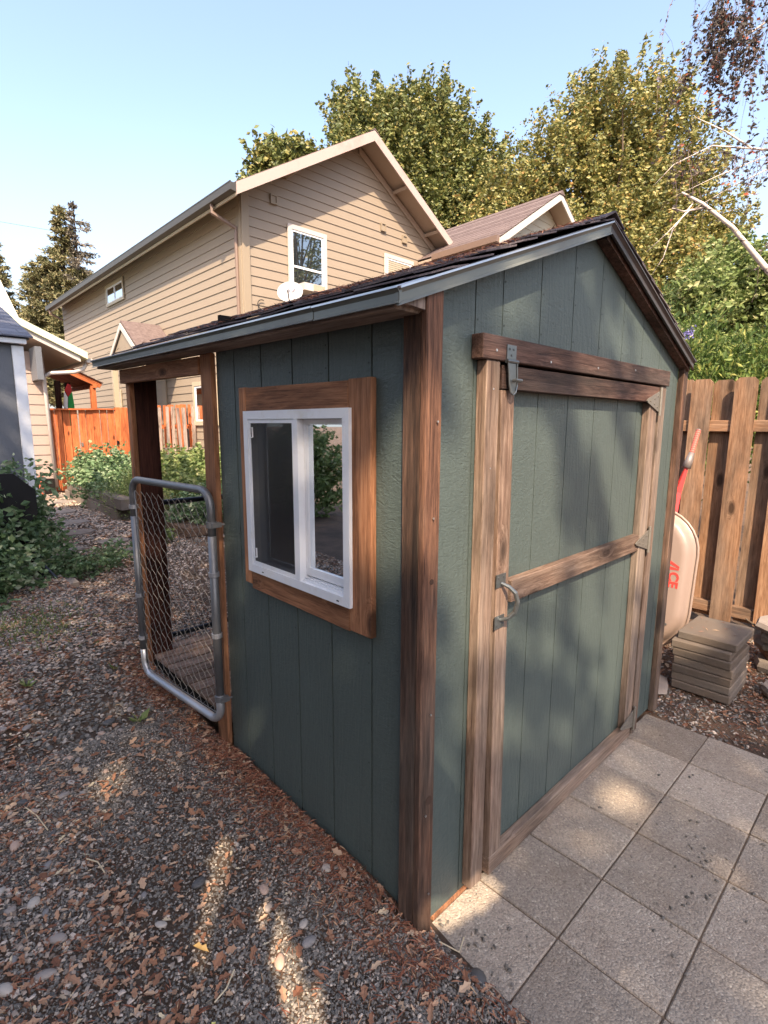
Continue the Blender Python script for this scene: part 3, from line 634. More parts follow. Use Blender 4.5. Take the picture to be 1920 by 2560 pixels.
# fixed sash near side, set back
f = MB(); y0, y1 = iy0+.0005, .5095
for bx in ((y0, y0+.012, iz0+.02, z1), (y1-.018, y1, iz0+.02, z1), (y0+.0121, y1-.0181, z1-.018, z1), (y0+.0121, y1-.0181, iz0+.02, iz0+.048)): f.box(-.010, .008, *bx)
f.build('sash', M_WHITE, win)
MB().box(-.003, .0, y0+.011, y1-.017, iz0+.047, z1-.017).build('glass', M_SHEDGLASS, win)
MB().box(.004, .007, .555, iy1, iz0, iz1).build('glass', M_SHEDGLASS, win)
MB().box(.0005, .010, .535, .5545, iz0, iz1).build('sash', M_WHITE, win)
for (y, z) in ((.76, ZA+.012), (.30, ZA+.012)): MB().box(-.0378, -.0368, y-.006, y+.006, z-.002, z+.002).build('weep_slot', M_BLACK, win)
# --- front door surround
board('door_header', (.234, -.0225, 1.680), (1.772, -.0225, 1.680), .071, .044, (0, -1, 0), M_WEATHDARK, shed)
board('door_post', (.303, -.020, -.155), (.297, -.020, 1.6435), .068, .038, (0, -1, 0), M_DOORWOOD, shed)
board('door_post', (1.722, -.018, -.175), (1.728, -.018, 1.6435), .070, .034, (0, -1, 0), M_DOORWOOD, shed)
# --- door
door = empty('door', (1.0, -.01, .7), parent=shed)
dx = [.352, .625, .842, 1.064, 1.289, 1.505, 1.672]
for i in range(6):
    a = dx[i]+(GAP/2 if i else 0); b = dx[i+1]-(GAP/2 if i < 5 else 0); a0 = a+(.03 if i == 0 else .006)
    mk('siding_board', *prism_y([(a0 if i == 0 else a+.004, -.172), (b+.004, -.172), (b, 1.636), (a, 1.636)], 0, .010), M_GREEN, door)
MB().box(.36, 1.69, .0125, .022, -.165, 1.70).build('door_backing', M_DARK, door)
board('stile', (.421, -.0175, -.104), (.386, -.0175, 1.5605), .072, .034, (0, -1, 0), M_DOORWOOD, door)
board('stile', (1.628, -.0175, -.104), (1.614, -.0175, 1.5605), .092, .034, (0, -1, 0), M_DOORWOOD, door)
board('rail', (.348, -.019, 1.598), (1.668, -.019, 1.600), .073, .037, (0, -1, 0), M_WEATHDARK, door)
board('rail', (.386, -.0175, -.141), (1.668, -.0175, -.141), .072, .034, (0, -1, 0), M_DOORWOOD, door)
board('rail', (.459, -.0165, .888), (1.574, -.0165, .890), .080, .032, (0, -1, 0), M_DOORWOOD, door, label='weathered grey brown middle rail')
def hinge(x, z, s=1.0):
    m = MB(); yb = -.0375
    m.tube([(x, yb-.006, z-.066*s), (x, yb-.006, z+.066*s)], .0075, 10)
    for q in (-.022, .022): m.tube([(x, yb-.006, z+q*s-.001), (x, yb-.006, z+q*s+.001)], .0084, 10)
    V, F = prism_y([(x-.01, z+.048*s), (x-.15*s, z+.008), (x-.16*s, z), (x-.15*s, z-.008), (x-.01, z-.048*s)], yb-.0045, yb); m.add(V, F)
    m.box(x+.008, x+.040, yb-.001, yb+.002, z-.045*s, z+.045*s)
    for (dx_, dz_) in ((-.03, .025), (-.03, -.025), (-.07, .012), (-.07, -.012), (-.12, 0)): m.tube([(x+dx_, yb-.0075, z+dz_), (x+dx_, yb-.004, z+dz_)], .004, 8)
    m.build('hinge', M_HINGE, door)
hinge(1.672, 1.568); hinge(1.678, .893); hinge(1.684, -.078)
h = MB()
for z0, z1 in ((.922, .966), (.778, .822)): h.box(.358, .412, -.038, -.0346, z0, z1)
h.tube([(.385, -.038, .935), (.398, -.060, .925), (.410, -.078, .905), (.416, -.085, .872), (.412, -.078, .838), (.398, -.060, .815), (.385, -.038, .806)], [.005, .007, .008, .0085, .008, .007, .005], 10)
for x, z in ((.37, .955), (.40, .955), (.37, .79), (.40, .79)): h.tube([(x, -.0405, z), (x, -.037, z)], .004, 8)
h.build('handle', M_ZINC, door, smooth=False)
h = MB(); h.box(.352, .402, -.048, -.0445, 1.646, 1.694); h.tube([(.348, -.050, 1.645), (.408, -.050, 1.645)], .0065, 10)
V, F = prism_y([(.356, 1.642), (.398, 1.642), (.402, 1.575), (.396, 1.555), (.384, 1.549), (.372, 1.555), (.366, 1.575)], -.052, -.047); h.add(V, F)
h.tube([(.370, -.060, 1.588), (.370, -.070, 1.588), (.402, -.070, 1.588), (.402, -.060, 1.588)], .005, 8)
for x, z in ((.367, 1.682), (.388, 1.682), (.377, 1.664)): h.tube([(x, -.0505, z), (x, -.047, z)], .0038, 8)
h.tube([(.352, -.053, 1.64), (.362, -.053, 1.575), (.370, -.053, 1.552), (.384, -.053, 1.545), (.398, -.053, 1.552), (.406, -.053, 1.575), (.401, -.053, 1.64)], .0028, 6)
h.build('hasp', M_ZINC, door)
nl = MB()
for x, z in ((.30, 1.672), (.62, 1.664), (.98, 1.672), (1.34, 1.69)): nl.tube([(x, -.0465, z), (x, -.044, z)], .004, 8)
for x, z in ((.30, 1.56), (.298, 1.32)): nl.tube([(x, -.0395, z), (x, -.037, z)], .003, 6)
for x, z in ((.01, 1.2), (.02, 1.46), (.0, .3), (.015, .62), (.02, .02)): nl.tube([(x, -.062, z), (x, -.059, z)], .0032, 6)
nl.build('nail_heads', M_NAIL, shed)
nd = MB()
for x in (.262, .40, .625, .855, 1.08, 1.30, 1.52):
    for z in np.arange(1.76, topz(x)-.03, .13): nd.tube([(x, -.0012, z), (x, .001, z)], .0032, 6)
for y in (.045, .19, .395, .60, .80, 1.0, 1.13):
    for z in (1.70, 1.63) if .15 < y < .9 else (1.70, 1.35, 1.0, .62, .30, .02): nd.tube([(-.0012, y, z), (.001, y, z)], .0032, 6)
for y in (.19, .395, .60, .80):
    for z in (.70, .35, .02): nd.tube([(-.0012, y, z), (.001, y, z)], .0032, 6)
nd.build('painted_nails', plain('painted_nail', (.03, .04, .037), .6), shed, kind='stuff')
for (x, z, r_) in ((.018, .34, .014), (.012, 1.02, .008)): MB().tube([(x, -.0572, z), (x, -.0555, z)], r_, 12).build('knot', plain('knot_dark', (.05, .025, .015), .8), shed)

# ================================================================== chain link gates
def gate(o, u, W, H, zb, mat, label, bands=True, step=.031):
    """o = hinge foot, u = unit direction of width"""
    o = Vector(o); u = Vector(u).normalized(); nrm = Vector((u.y, -u.x, 0)); g = empty('chain_link_gate', o, label, 'gate')
    r = .0175; c = .075
    def pt(a, z): return o+u*a+Vector((0, 0, z-o.z))
    def corner(a, z, sa, sz): return [pt(a+sa*c*(1-math.sin(t)), z+sz*c*(1-math.cos(t))) for t in [math.pi/2*k/6 for k in range(7)]]
    z0, z1 = zb, zb+H
    top = corner(W, z1, -1, -1)[::-1]; top = [pt(W, z1-.20)]+[pt(W-c*(1-math.cos(t)), z1-c*(1-math.sin(t))) for t in [math.pi/2*k/7 for k in range(8)]]+[pt(c*(1-math.sin(t)), z1-c*(1-math.cos(t))) for t in [math.pi/2*k/7 for k in range(8)]]+[pt(0, z1-.20)]
    bot = [pt(W, z0+.14)]+[pt(W-c*(1-math.cos(t)), z0+c*(1-math.sin(t))) for t in [math.pi/2*k/7 for k in range(8)]]+[pt(c*(1-math.sin(t)), z0+c*(1-math.cos(t))) for t in [math.pi/2*k/7 for k in range(8)]]+[pt(0, z0+.14)]
    m = MB().tube(top, r, 14); m.build('frame_pipe', mat, g, True)
    m = MB().tube(bot, r*1.04, 14); m.build('frame_pipe', M_GALVBRIGHT if bands else mat, g, True)
    for a in (0, W): MB().tube([pt(a, z0+.135), pt(a, z1-.195)], r*1.06, 14).build('frame_pipe', mat, g, True)
    # woven wire fabric
    wv = MB(); a0 = .035; n = int((W-.07)/step); zt = z1-.055; zl = z0+.03; k = int((zt-zl)/(step*2))
    for i in range(n+1):
        pts = []
        for q in range(k*2+1):
            ph = q % 2; z = zl+(zt-zl)*q/(k*2); side = (-1 if ph else 1)
            a = a0+i*step+((step+.0015) if (ph ^ (i % 2)) else -.0015)
            bow = .0035*(1 if ph else -1); pts.append(pt(min(max(a, .012), W-.012), z)+nrm*bow)
        wv.tube(pts, .00125, 4, False)
    wv.build('wire_mesh', M_WIRE if bands else M_BLACKWIRE, g, kind='stuff')
    for a in (.028, W-.028): MB().tube([pt(a, z0+.06), pt(a, z1-.06)], .0035, 6).build('tension_bar', mat, g, True)
    MB().tube([pt(.03, z0+.035), pt(W-.03, z0+.035)], .002, 5).build('tension_wire', mat, g)
    if bands:
        for a, zs in ((0, (.12, .42, .70, .92)), (W, (.20, .44, .92))):
            for z in zs:
                hh = .010 if not (a == 0 and z in (.12, .92)) else .013
                big = a == 0 and z in (.12, .92)
                m = MB(); m.tube([pt(a, z0+z-hh), pt(a, z0+z+hh)], r*1.32, 14)
                if big: m.box(*sorted((pt(a, 0).x-.012, pt(a, 0).x+.030)), o.y-.035, o.y-.008, z0+z-.010, z0+z+.010); m.tube([pt(a, z0+z)+Vector((-.0, -.028, 0)), pt(a, z0+z)+Vector((.045, -.028, 0))], .004, 6)
                m.build('clamp_band', M_GALVBRIGHT if not big else M_GALV, g, False)
    return g
gate((-.062, 1.128, .11), (-.085, 1, 0), .76, 1.065, .108, M_GALV, 'grey galvanised chain link gate across the open side of the shed run')
gate((.10, 2.42, .06), (1, -.0, 0), .86, .90, .058, M_BLACKWIRE, 'dark framed chain link gate at the far side of the shed run', False)

# ================================================================== RIGHT SIDE: fence, wheelbarrow, paver stack, stones
FW_ = ['fence_board']
rf = empty('wooden_fence', (3.84, 1, -.15), 'tan weathered shadowbox fence with dog-eared boards right of the shed', 'fence')
def dogear(w, h, t, cut=.028):
    P_ = [(-w/2, 0), (w/2, 0), (w/2, h-cut), (w/2-cut, h), (-w/2+cut, h), (-w/2, h-cut)]
    n = 6; V = [(x, -t/2, z) for x, z in P_]+[(x, t/2, z) for x, z in P_]
    return V, [tuple(range(n)), tuple(range(2*n-1, n-1, -1))]+[(i, i+n, (i+1) % n+n, (i+1) % n) for i in range(n)]
DE = meshdata('fence_board', *dogear(.150, 1.945, .018), M_FENCE)
def fboard(x, y, z, tilt=0):
    M = Matrix.Translation((x, y, z)) @ Matrix.Rotation(R(90), 4, 'Z') @ Matrix.Rotation(tilt, 4, 'Y')
    obj('fence_board', DE, rf, M)
for k in range(-9, 16):
    yc = .084+.303*k; fboard(3.80, yc, -.112+random.uniform(-.012, .012), random.uniform(-.008, .008))
    fboard(3.882, yc+.1515, -.112+random.uniform(-.012, .012), random.uniform(-.008, .008))
for z in (1.46, -.03):
    board('fence_rail', (3.841, -2.7, z), (3.841, 4.7, z), .088, .060, (1, 0, 0), M_FENCE, rf)
for y in (-2.3, .9, 3.3): board('fence_post', (3.92, y, -.2), (3.92, y, 1.7), .09, .09, (1, 0, 0), M_FENCE, rf)
kn = MB()
for k in range(-3, 4):
    for dz in ():
        yc = .084+.303*k; kn.tube([(3.7915, yc+random.uniform(-.05, .05), dz+random.uniform(-.1, .1)), (3.7895, yc+random.uniform(-.001, .001), 0)][:1]+[(3.7900, 0, 0)][:0] or [], .005) if False else None
# paver stack
zz = -.192
STK = [(2.645, -.148, .005, 'bottom, darkest'), (2.650, -.146, -.01, 'second from the bottom'), (2.648, -.142, .012, 'third from the bottom'), (2.655, -.148, -.004, 'middle'), (2.652, -.140, -.02, 'third from the top, set a little back'), (2.655, -.120, .035, 'second from the top'), (2.690, -.150, -.012, 'topmost, littered with twigs and half in sun')]
SM = meshdata('concrete_paver', *cboxvf(.200, .163, .051, .006), M_STACK)
for i, (x, y, a, w) in enumerate(STK):
    M = Matrix.Translation((x, y, zz+.0525*i)) @ Matrix.Rotation(a, 4, 'Z') @ Matrix.Rotation(random.uniform(-.006, .006), 4, 'X')
    obj('concrete_paver', SM, None, M, label=f'concrete paver in the stack by the fence, {w}', cat='paver', group='concrete pavers stacked by the fence')
tw = rng.uniform(size=(16, 2)); L = rng.uniform(.02, .05, 16)
a, b = scatter(NEED, [(0, 3, 1), (3, 2, 1)], np.stack([2.55+.3*tw[:, 0], -.28+.26*tw[:, 1], np.full(16, .181)], 1), randrot(16, .12), np.stack([L, L, L], 1)); obj('needles_on_stack', fast('needles_on_stack', a, b, M_NEEDLE), kind='stuff')
# flat stones at the right edge
def slab(x, y, z, w, d, h, rot, mat, label, seed):
    r = random.Random(seed); n = 9; pts = [(math.cos(2*math.pi*i/n)*w*r.uniform(.8, 1.1), math.sin(2*math.pi*i/n)*d*r.uniform(.8, 1.1)) for i in range(n)]
    V = [(p[0]*.96, p[1]*.96, 0) for p in pts]+[(p[0]*1.02, p[1]*1.02, h*.5) for p in pts]+[(p[0]*.93, p[1]*.93, h+r.uniform(-.004, .004)) for p in pts]
    F = [tuple(range(n-1, -1, -1)), tuple(range(2*n, 3*n))]+[(i+k*n, (i+1) % n+k*n, (i+1) % n+(k+1)*n, i+(k+1)*n) for k in (0, 1) for i in range(n)]
    me = meshdata('flat_stone', V, F, mat)
    obj('flat_stone', me, None, Matrix.Translation((x, y, z)) @ Matrix.Rotation(rot, 4, 'Z') @ Matrix.Rotation(r.uniform(-.04, .04), 4, 'X'), label=label, cat='stone', group='flat stones piled at the fence')
slab(3.24, -.42, -.19, .19, .15, .07, .3, M_STACK, 'lowest flat stone of the pile at the right edge, dark underside', 1)
slab(3.28, -.44, -.118, .17, .14, .07, 1.2, M_WEATH, 'brown split stone in the middle of the pile at the right edge', 2)
slab(3.26, -.41, -.045, .18, .13, .055, 2.0, M_BLOCK, 'grey stone just below the top slab of the pile at the right edge', 3)
slab(3.18, -.42, .02, .10, .12, .07, .8, M_STACK, 'small stone wedged under the top slab at the right edge', 5)
slab(3.25, -.42, .095, .22, .17, .05, .1, M_FLAG, 'pale flat slab capping the stone pile at the right edge', 4)
slab(2.80, -.50, -.185, .13, .10, .05, .5, M_FLAG, 'grey stone lying alone on the litter at the right edge', 6)
slab(2.36, .13, -.182, .20, .14, .012, .2, M_FLAG, 'pale flagstone set in the ground behind the shed corner', 7)
# broken branches leaning on pile
tk = MB().tube([(3.02, -.62, -.15), (3.15, -.38, .05), (3.22, -.2, .12)], [.012, .010, .006], 6); o = tk.build('branch', M_BARK, None); setp(o, 'dark dead branch leaning over the stone pile at the fence', 'branch')
# wheelbarrow
wb = empty('wheelbarrow', (2.95, .39, -.17), 'wheelbarrow with pale steel tray and red handles leaning upright against the fence', 'wheelbarrow')
M_TRAY = plain('cream_tray_paint', (.25, .185, .155), .38, var=.04, nscale=8, dirt=(.45, .32, .24)); M_RED = plain('red_handle', (.62, .03, .025), .35, var=.08); M_REDGRIP = plain('faded_red_grip', (.50, .12, .09), .6, var=.1)
M_FERR = plain('grey_ferrule', (.20, .17, .16), .5, .3, var=.15)
wc = Vector((2.965, .385, .355)); up_ = Vector((.14, 0, .99)).normalized(); sd = Vector((0, 1, 0)); nr = up_.cross(sd); nr = nr if nr.x < 0 else -nr
def stad(w, h, n=12):
    out = []
    for k in range(n+1): t = math.pi*k/n; out.append((w*math.cos(t), (h-w)+w*math.sin(t)))
    for k in range(n+1): t = math.pi+math.pi*k/n; out.append((w*math.cos(t), -(h-w)+w*math.sin(t)))
    return out
rings = [(.305, .515, .0), (.292, .502, .004), (.280, .488, .035), (.268, .476, .062), (.252, .458, .078), (.22, .42, .084), (.08, .25, .085)]
V = []; F = []
for w, h_, dpt in rings:
    for a, b in stad(w, h_): V.append(wc+sd*a+up_*b+nr*dpt)
n = 26
for i in range(len(rings)-1):
    for k in range(n): F.append((i*n+k, i*n+(k+1) % n, (i+1)*n+(k+1) % n, (i+1)*n+k))
F.append(tuple(range((len(rings)-1)*n, len(rings)*n)))
mk('tray', V, F, M_TRAY, wb, True)
pts = [wc+sd*a+up_*b for a, b in stad(.308, .518, 16)]; MB().tube(pts+[pts[0]], .009, 8, False).build('tray_rim', M_TRAY, wb, True)
for s_ in (-1, 1):
    lo = wc+sd*(.10*s_)-up_*.60+nr*.0; lo.z = max(lo.z, -.1)
    if s_ < 0: P1 = Vector((3.515, .405, .93)); P2 = Vector((3.60, .352, 1.25)); P3 = Vector((3.655, .335, 1.425))
    else: P1 = Vector((3.515, .60, .93)); P2 = Vector((3.60, .66, 1.25)); P3 = Vector((3.655, .675, 1.425))
    L0 = Vector((3.12, .36 if s_ < 0 else .50, -.08)); mid = L0.lerp(P1, .5)
    hh = MB(); hh.tube([L0, P1, P2.lerp(P1, .35)], [.018, .030, .014], 4); o = hh.build('handle', M_RED, wb)
    MB().tube([P1.lerp(P2, .62), P1.lerp(P2, .80), P2], [.034, .030, .020], 8).build('ferrule', M_FERR, wb, True)
    gp = [P2.lerp(P3, t) for t in np.linspace(0, 1, 22)]; MB().tube(gp, [.0165+.0022*(i % 2) for i in range(22)], 10).build('grip', M_REDGRIP, wb, False)
    MB().tube([P3, P3+(P3-P2).normalized()*.008], .017, 10).build('grip_cap', M_FERR, wb)
    MB().tube([wc+sd*(.16*s_)+up_*.12+Vector((.02, 0, 0)), wc+sd*(.20*s_)+up_*.20+Vector((.30, 0, 0)), wc+sd*(.20*s_)-up_*.02+Vector((.28, 0, 0))], .012, 8).build('leg', M_BLACK, wb)
bo = MB()
for a_, b_ in ((-.10, .33), (-.10, -.18), (-.10, -.30), (-.19, -.30)): p_ = wc+sd*a_+up_*b_+nr*.0845; bo.tube([p_, p_+nr*.005], .008, 10)
bo.build('bolts', M_ZINC, wb)
wm = MB(); wm.tube([(3.26+.18*math.cos(t), .43, .02+.18*math.sin(t)) for t in np.linspace(0, 2*math.pi, 25)], .04, 8, False); wm.build('tyre', M_BLACK, wb, True)
# lettering on the tray bottom: built flat characters, reading downwards
def text_piece(s, size, M, mat, parent, name='lettering', scale=(1, 1, 1), bold=.0):
    cu = bpy.data.curves.new('lettering', 'FONT'); cu.body = s; cu.size = size; cu.extrude = .0006; cu.offset = bold; cu.align_x = 'CENTER'; cu.align_y = 'CENTER'
    o = bpy.data.objects.new('tmp_text', cu); COL.objects.link(o); dg = bpy.context.evaluated_depsgraph_get(); me = bpy.data.meshes.new_from_object(o.evaluated_get(dg)); bpy.data.objects.remove(o); me.materials.clear(); me.materials.append(mat)
    o = obj(name, me, parent, M @ Matrix.Diagonal((*scale, 1))); return o
M_LETTER = plain('red_print', (.60, .05, .04), .5)
tdir = -up_; tup = sd*-1  # reading direction downwards, top of letters to the right in the picture
tup = -sd
nf = nr
c0 = wc-sd*.196+up_*.055+nf*.0858
X_ = tdir; Y_ = tup; Z_ = X_.cross(Y_)
if Z_.dot(nf) < 0: pass
def tm(c, X_, Y_):
    Z_ = X_.cross(Y_); return Matrix(((X_.x, Y_.x, Z_.x, c.x), (X_.y, Y_.y, Z_.y, c.y), (X_.z, Y_.z, Z_.z, c.z), (0, 0, 0, 1)))
text_piece('CE', .088, tm(c0-up_*.035, X_, Y_), M_LETTER, wb, scale=(1.05, 1, 1), bold=.003)
def flat(poly, c, X_, Y_, mat, parent, name):
    nrm = X_.cross(Y_); V = [c+X_*a+Y_*b for a, b in poly]+[c+X_*a+Y_*b+nrm*.0008 for a, b in poly]; n = len(poly)
    mk(name, V, [tuple(range(n-1, -1, -1)), tuple(range(n, 2*n))]+[(i, (i+1) % n, (i+1) % n+n, i+n) for i in range(n)], mat, parent)
flat([(-.036, -.031), (-.014, -.031), (.012, .031), (-.002, .031)], c0+up_*.062, X_, Y_, M_LETTER, wb, 'lettering')
flat([(.004, -.031), (.030, -.031), (.026, -.016), (.024, .031), (.016, .031), (.008, -.006)], c0+up_*.062, X_, Y_, M_LETTER, wb, 'lettering')

# ================================================================== FAR LEFT: orange fence, gate, porch, tan house, grey shed
of = empty('orange_fence', (2.8, 11, .12), 'bright orange stained board fence with a gate across the end of the path', 'fence')
def picket(x, y, w, z0, z1, mat, parent, name='fence_board', lean=0, t=.02, la=None):
    V, F = dogear(w, z1-z0, t, .012); key = ('pk', round(w, 3), round(z1-z0, 2), mat.name)
    if key not in BCACHE: BCACHE[key] = meshdata(name, V, F, mat)
    o = obj(name, BCACHE[key], parent, Matrix.Translation((x, y, z0)) @ Matrix.Rotation(lean, 4, 'Y'))
    if la: o['label'] = la
x = 1.375
while x < 2.56: picket(x+.067, 11.02+random.uniform(-.010, .010), .122, .14, 1.735+.03*(x-1.4), M_STAIN, of, lean=random.uniform(-.006, .006)); x += .136
board('fence_rail', (1.36, 10.995, 1.745), (2.60, 10.995, 1.775), .035, .09, (0, 1, 0), M_STAIN, of)
for x in (2.625, 2.76, 2.895): picket(x+.03, 10.98, .132, .14, 1.815, M_STAIN, of)
for z in (.5, 1.40): board('fence_rail', (2.56, 11.05, z), (4.24, 11.05, z+.02), .09, .04, (0, 1, 0), M_STAIN, of)
k = 0; x = 3.05
while x < 4.2: picket(x+.066, 11.0 if k % 2 == 0 else 11.10, .132, .14, 1.855+.01*k, M_STAIN, of); x += .142; k += 1
m = MB(); m.box(2.595, 2.64, 10.95, 10.98, 1.06, 1.12); m.tube([(2.60, 10.94, 1.13), (2.60, 10.94, 1.02)], .012, 6); m.build('latch', M_BLACK, of)
for z in (1.06, .52): MB().box(1.93, 1.965, 10.985, 11.0, z-.04, z+.04).build('hinge_plate', M_HINGE, of)
gp = empty('grey_fence', (3.8, 10.6, .12), 'row of loose grey weathered pickets leaning in front of the orange fence', 'fence')
for k in range(8): picket(3.10+.15*k+random.uniform(-.02, .02), 10.72-.02*(k % 3), random.choice([.065, .08]), .12, 1.80+random.uniform(-.05, .07), M_GREYPICKET, gp, 'picket', lean=random.uniform(-.03, .03))
MB().box(3.0, 4.2, 10.76, 10.79, .9, .96).build('fence_rail', M_GREYPICKET, gp)
# porch behind the fence
pc = empty('porch', (2.5, 13, .12), 'open cedar porch roof on orange posts behind the orange gate', 'porch')
mk('roof', *prism_y([(1.75, 2.93), (2.95, 2.37), (2.95, 2.43), (1.75, 2.99)], 12.9, 15), M_STAIN, pc)
for k in range(7): mk('shingle', *prism_y([(1.74+.175*k, 3.003-.082*k), (1.74+.175*k+.19, 3.003-.082*k-.089), (1.74+.175*k+.19, 3.025-.082*k-.089), (1.74+.175*k, 3.005-.082*k)], 12.85, 15), M_HSHINGLE, pc)
board('beam', (1.80, 12.93, 2.86), (2.93, 12.93, 2.36), .10, .04, (0, 1, 0), M_STAIN, pc)
board('beam', (2.80, 12.9, 2.36), (2.80, 15, 2.36), .09, .09, (0, 0, 1), M_STAIN, pc)
for (x, y, mt) in ((2.77, 13.0, M_STAIN), (2.39, 13.6, M_REDPOST), (2.09, 13.2, M_REDPOST)): board('post', (x, y, .1), (x, y, 2.45), .11, .11, (0, 1, 0), mt, pc)
fl = empty('flag', (2.2, 13.0, 1.3), 'hanging flag with a red triangle above white and green bands', 'flag')
M_FR = plain('flag_red', (.40, .02, .02), .8); M_FWH = plain('flag_white', (.8, .8, .8), .8); M_FG = plain('flag_green', (.02, .30, .06), .8)
def cloth(poly, mat, name, y):
    n = len(poly); V = [(a, y+.012*math.sin(a*40+b*6), b) for a, b in poly]+[(a, y+.004+.012*math.sin(a*40+b*6), b) for a, b in poly]
    mk(name, V, [tuple(range(n)), tuple(range(2*n-1, n-1, -1))]+[(i, i+n, (i+1) % n+n, (i+1) % n) for i in range(n)], mat, fl)
cloth([(2.13, 2.22), (2.21, 2.38), (2.27, 2.34), (2.28, 2.20), (2.20, 2.08)], M_FR, 'red_triangle', 12.80)
cloth([(2.06, 1.30), (2.13, 1.30), (2.19, 2.07), (2.125, 2.21), (2.10, 1.95)], M_FWH, 'white_band', 12.81)
cloth([(2.135, 1.30), (2.30, 1.30), (2.31, 1.90), (2.285, 2.20), (2.205, 2.075)], M_FG, 'green_band', 12.81)
# tan house at the left
th = empty('left_house', (0, 11, .12), 'beige lap sided house with white fascia and downspout behind the grey shed', 'house')
c0_ = .19
for k in range(14):
    z = .12+c0_*k; x1 = 1.395; V, F = prism_x([(10.90, z), (10.915, z+c0_+.01), (10.93, z+c0_+.01), (10.93, z)], -2.5, x1); mk('siding_board', V, F, M_BEIGE, th)
MB().box(-2.5, 1.385, 10.94, 18, .1, 2.80).build('wall', M_BEIGE, th)
def slopebox(xa, za, xb, zb, h, y0, y1): return prism_y([(xa, za), (xb, zb), (xb, zb+h), (xa, za+h)], y0, y1)
SL = -.47
def rl(x, off=0): return 2.62+SL*(x-1.88)+off
mk('fascia', *slopebox(-2.0, rl(-2.0), 1.88, rl(1.88), .105, 10.34, 10.37), M_TRIMWHITE, th)
mk('roof_edge', *slopebox(-2.0, rl(-2.0, .106), 1.99, rl(1.99, .106), .125, 10.28, 10.338), M_PALEGREEN, th)
mk('roof', *slopebox(-2.0, rl(-2.0, .10), 1.99, rl(1.99, .10), .12, 10.339, 18), M_PALEGREEN, th)
mk('soffit', *slopebox(-2.0, rl(-2.0, .0), 1.86, rl(1.86, .0), .02, 10.371, 18), M_SOFFIT, th)
MB().box(1.99, 2.09, 10.36, 18, 2.62, 2.70).build('gutter', M_TRIMWHITE, th)
MB().tube([(2.02, 10.5, 2.62), (1.95, 10.5, 2.50), (1.80, 10.52, 2.44), (1.42, 10.60, 2.40), (1.33, 10.66, 2.34), (1.33, 10.70, 2.2), (1.385, 10.80, .25)], .035, 8).build('downspout', M_TRIMWHITE, th, True)
MB().box(1.17, 1.27, 10.40, 10.90, 2.26, 2.84).build('roof_bracket', M_GREYSIDE, th)
MB().add(*prism_y([(-1.5, 3.0), (1.0, 3.0), (1.17, 3.42), (.60, 4.98), (-1.5, 10)], 11.4, 13)).build('upper_roof_gable', plain('upper_roof_white', (.8, .8, .78), .5), th)
MB().box(1.05, 1.35, 10.75, 10.88, .12, .42).build('crawlspace_vent', M_DARK, th)
# garden stake of rusty iron
o = MB().tube([(.80, 9.0, .10), (.80, 9.0, .52)], .035, 8).tube([(.80, 9, .52), (.80, 9, .56), (.76, 9, .60), (.80, 9, .64), (.84, 9, .60)], .014, 6).build('garden_post', plain('rust', (.36, .10, .06), .8, var=.3), None); setp(o, 'short rust red garden post beside the white corner trim', 'post')
# grey shed
gs = empty('grey_shed', (-1.2, 5, .1), 'slate grey board sided shed with white corner trim at the left edge', 'shed')
for k in range(9): MB().box(-2.40+.262*k, -2.40+.262*k+.256, 5.0, 5.015, .10, 2.18).build('siding_board', M_GREYSIDE, gs)
MB().box(-2.42, -.005, 5.016, 7.3, .08, 2.18).build('wall', M_GREYSIDE, gs)
board('corner_board', (-.030, 4.985, .08), (-.030, 4.985, 2.165), .092, .028, (0, -1, 0), M_WHITE, gs)
board('corner_board', (-2.38, 4.985, .08), (-2.38, 4.985, 2.165), .092, .028, (0, -1, 0), M_WHITE, gs)
board('frieze_board', (-2.5, 4.94, 2.205), (.035, 4.94, 2.205), .05, .05, (0, -1, 0), M_WHITE, gs)
for r_ in range(12):
    y0 = 4.88+.14*r_; z0 = 2.235+.0479*r_; x = -2.55-(r_ % 2)*.15; xe = .085
    while x < xe-.01:
        x1 = min(x+.30, xe); h_ = random.uniform(.006, .010)
        mk('shingle', *prism_x([(y0, z0), (y0+.18, z0+.062), (y0+.18, z0+.070), (y0, z0+h_+.004)], x+.002, x1-.002), M_SLATE, gs); x = x1
mk('roof', *prism_x([(4.90, 2.225), (6.56, 2.79), (7.3, 2.2), (7.0, 2.2)], -2.5, .06), M_SLATE, gs)

gg = empty('sky_blocking_garage', (-5.5, 1, -.1), 'added slate grey garage left of the yard outside the frame, blocking sky light from the shed, mirrored in the shed window', 'garage')  # added out of view to cut low sky light on the window wall
for k in range(24): MB().box(-4.012, -4.0, -2.5+.25*k, -2.5+.25*k+.244, -.1, 3.0).build('siding_board', M_GREYSIDE, gg)
MB().box(-7, -4.013, -2.5, 3.5, -.1, 3.0).build('wall', M_GREYSIDE, gg)
board('corner_board', (-3.985, 3.46, -.1), (-3.985, 3.46, 3.0), .11, .03, (1, 0, 0), M_WHITE, gg)
mk('roof', *prism_x([(-2.7, 3.0), (3.7, 3.0), (3.7, 3.1), (.5, 4.2), (-2.7, 3.1)][::-1], -7.2, -3.7), M_SLATE, gg)

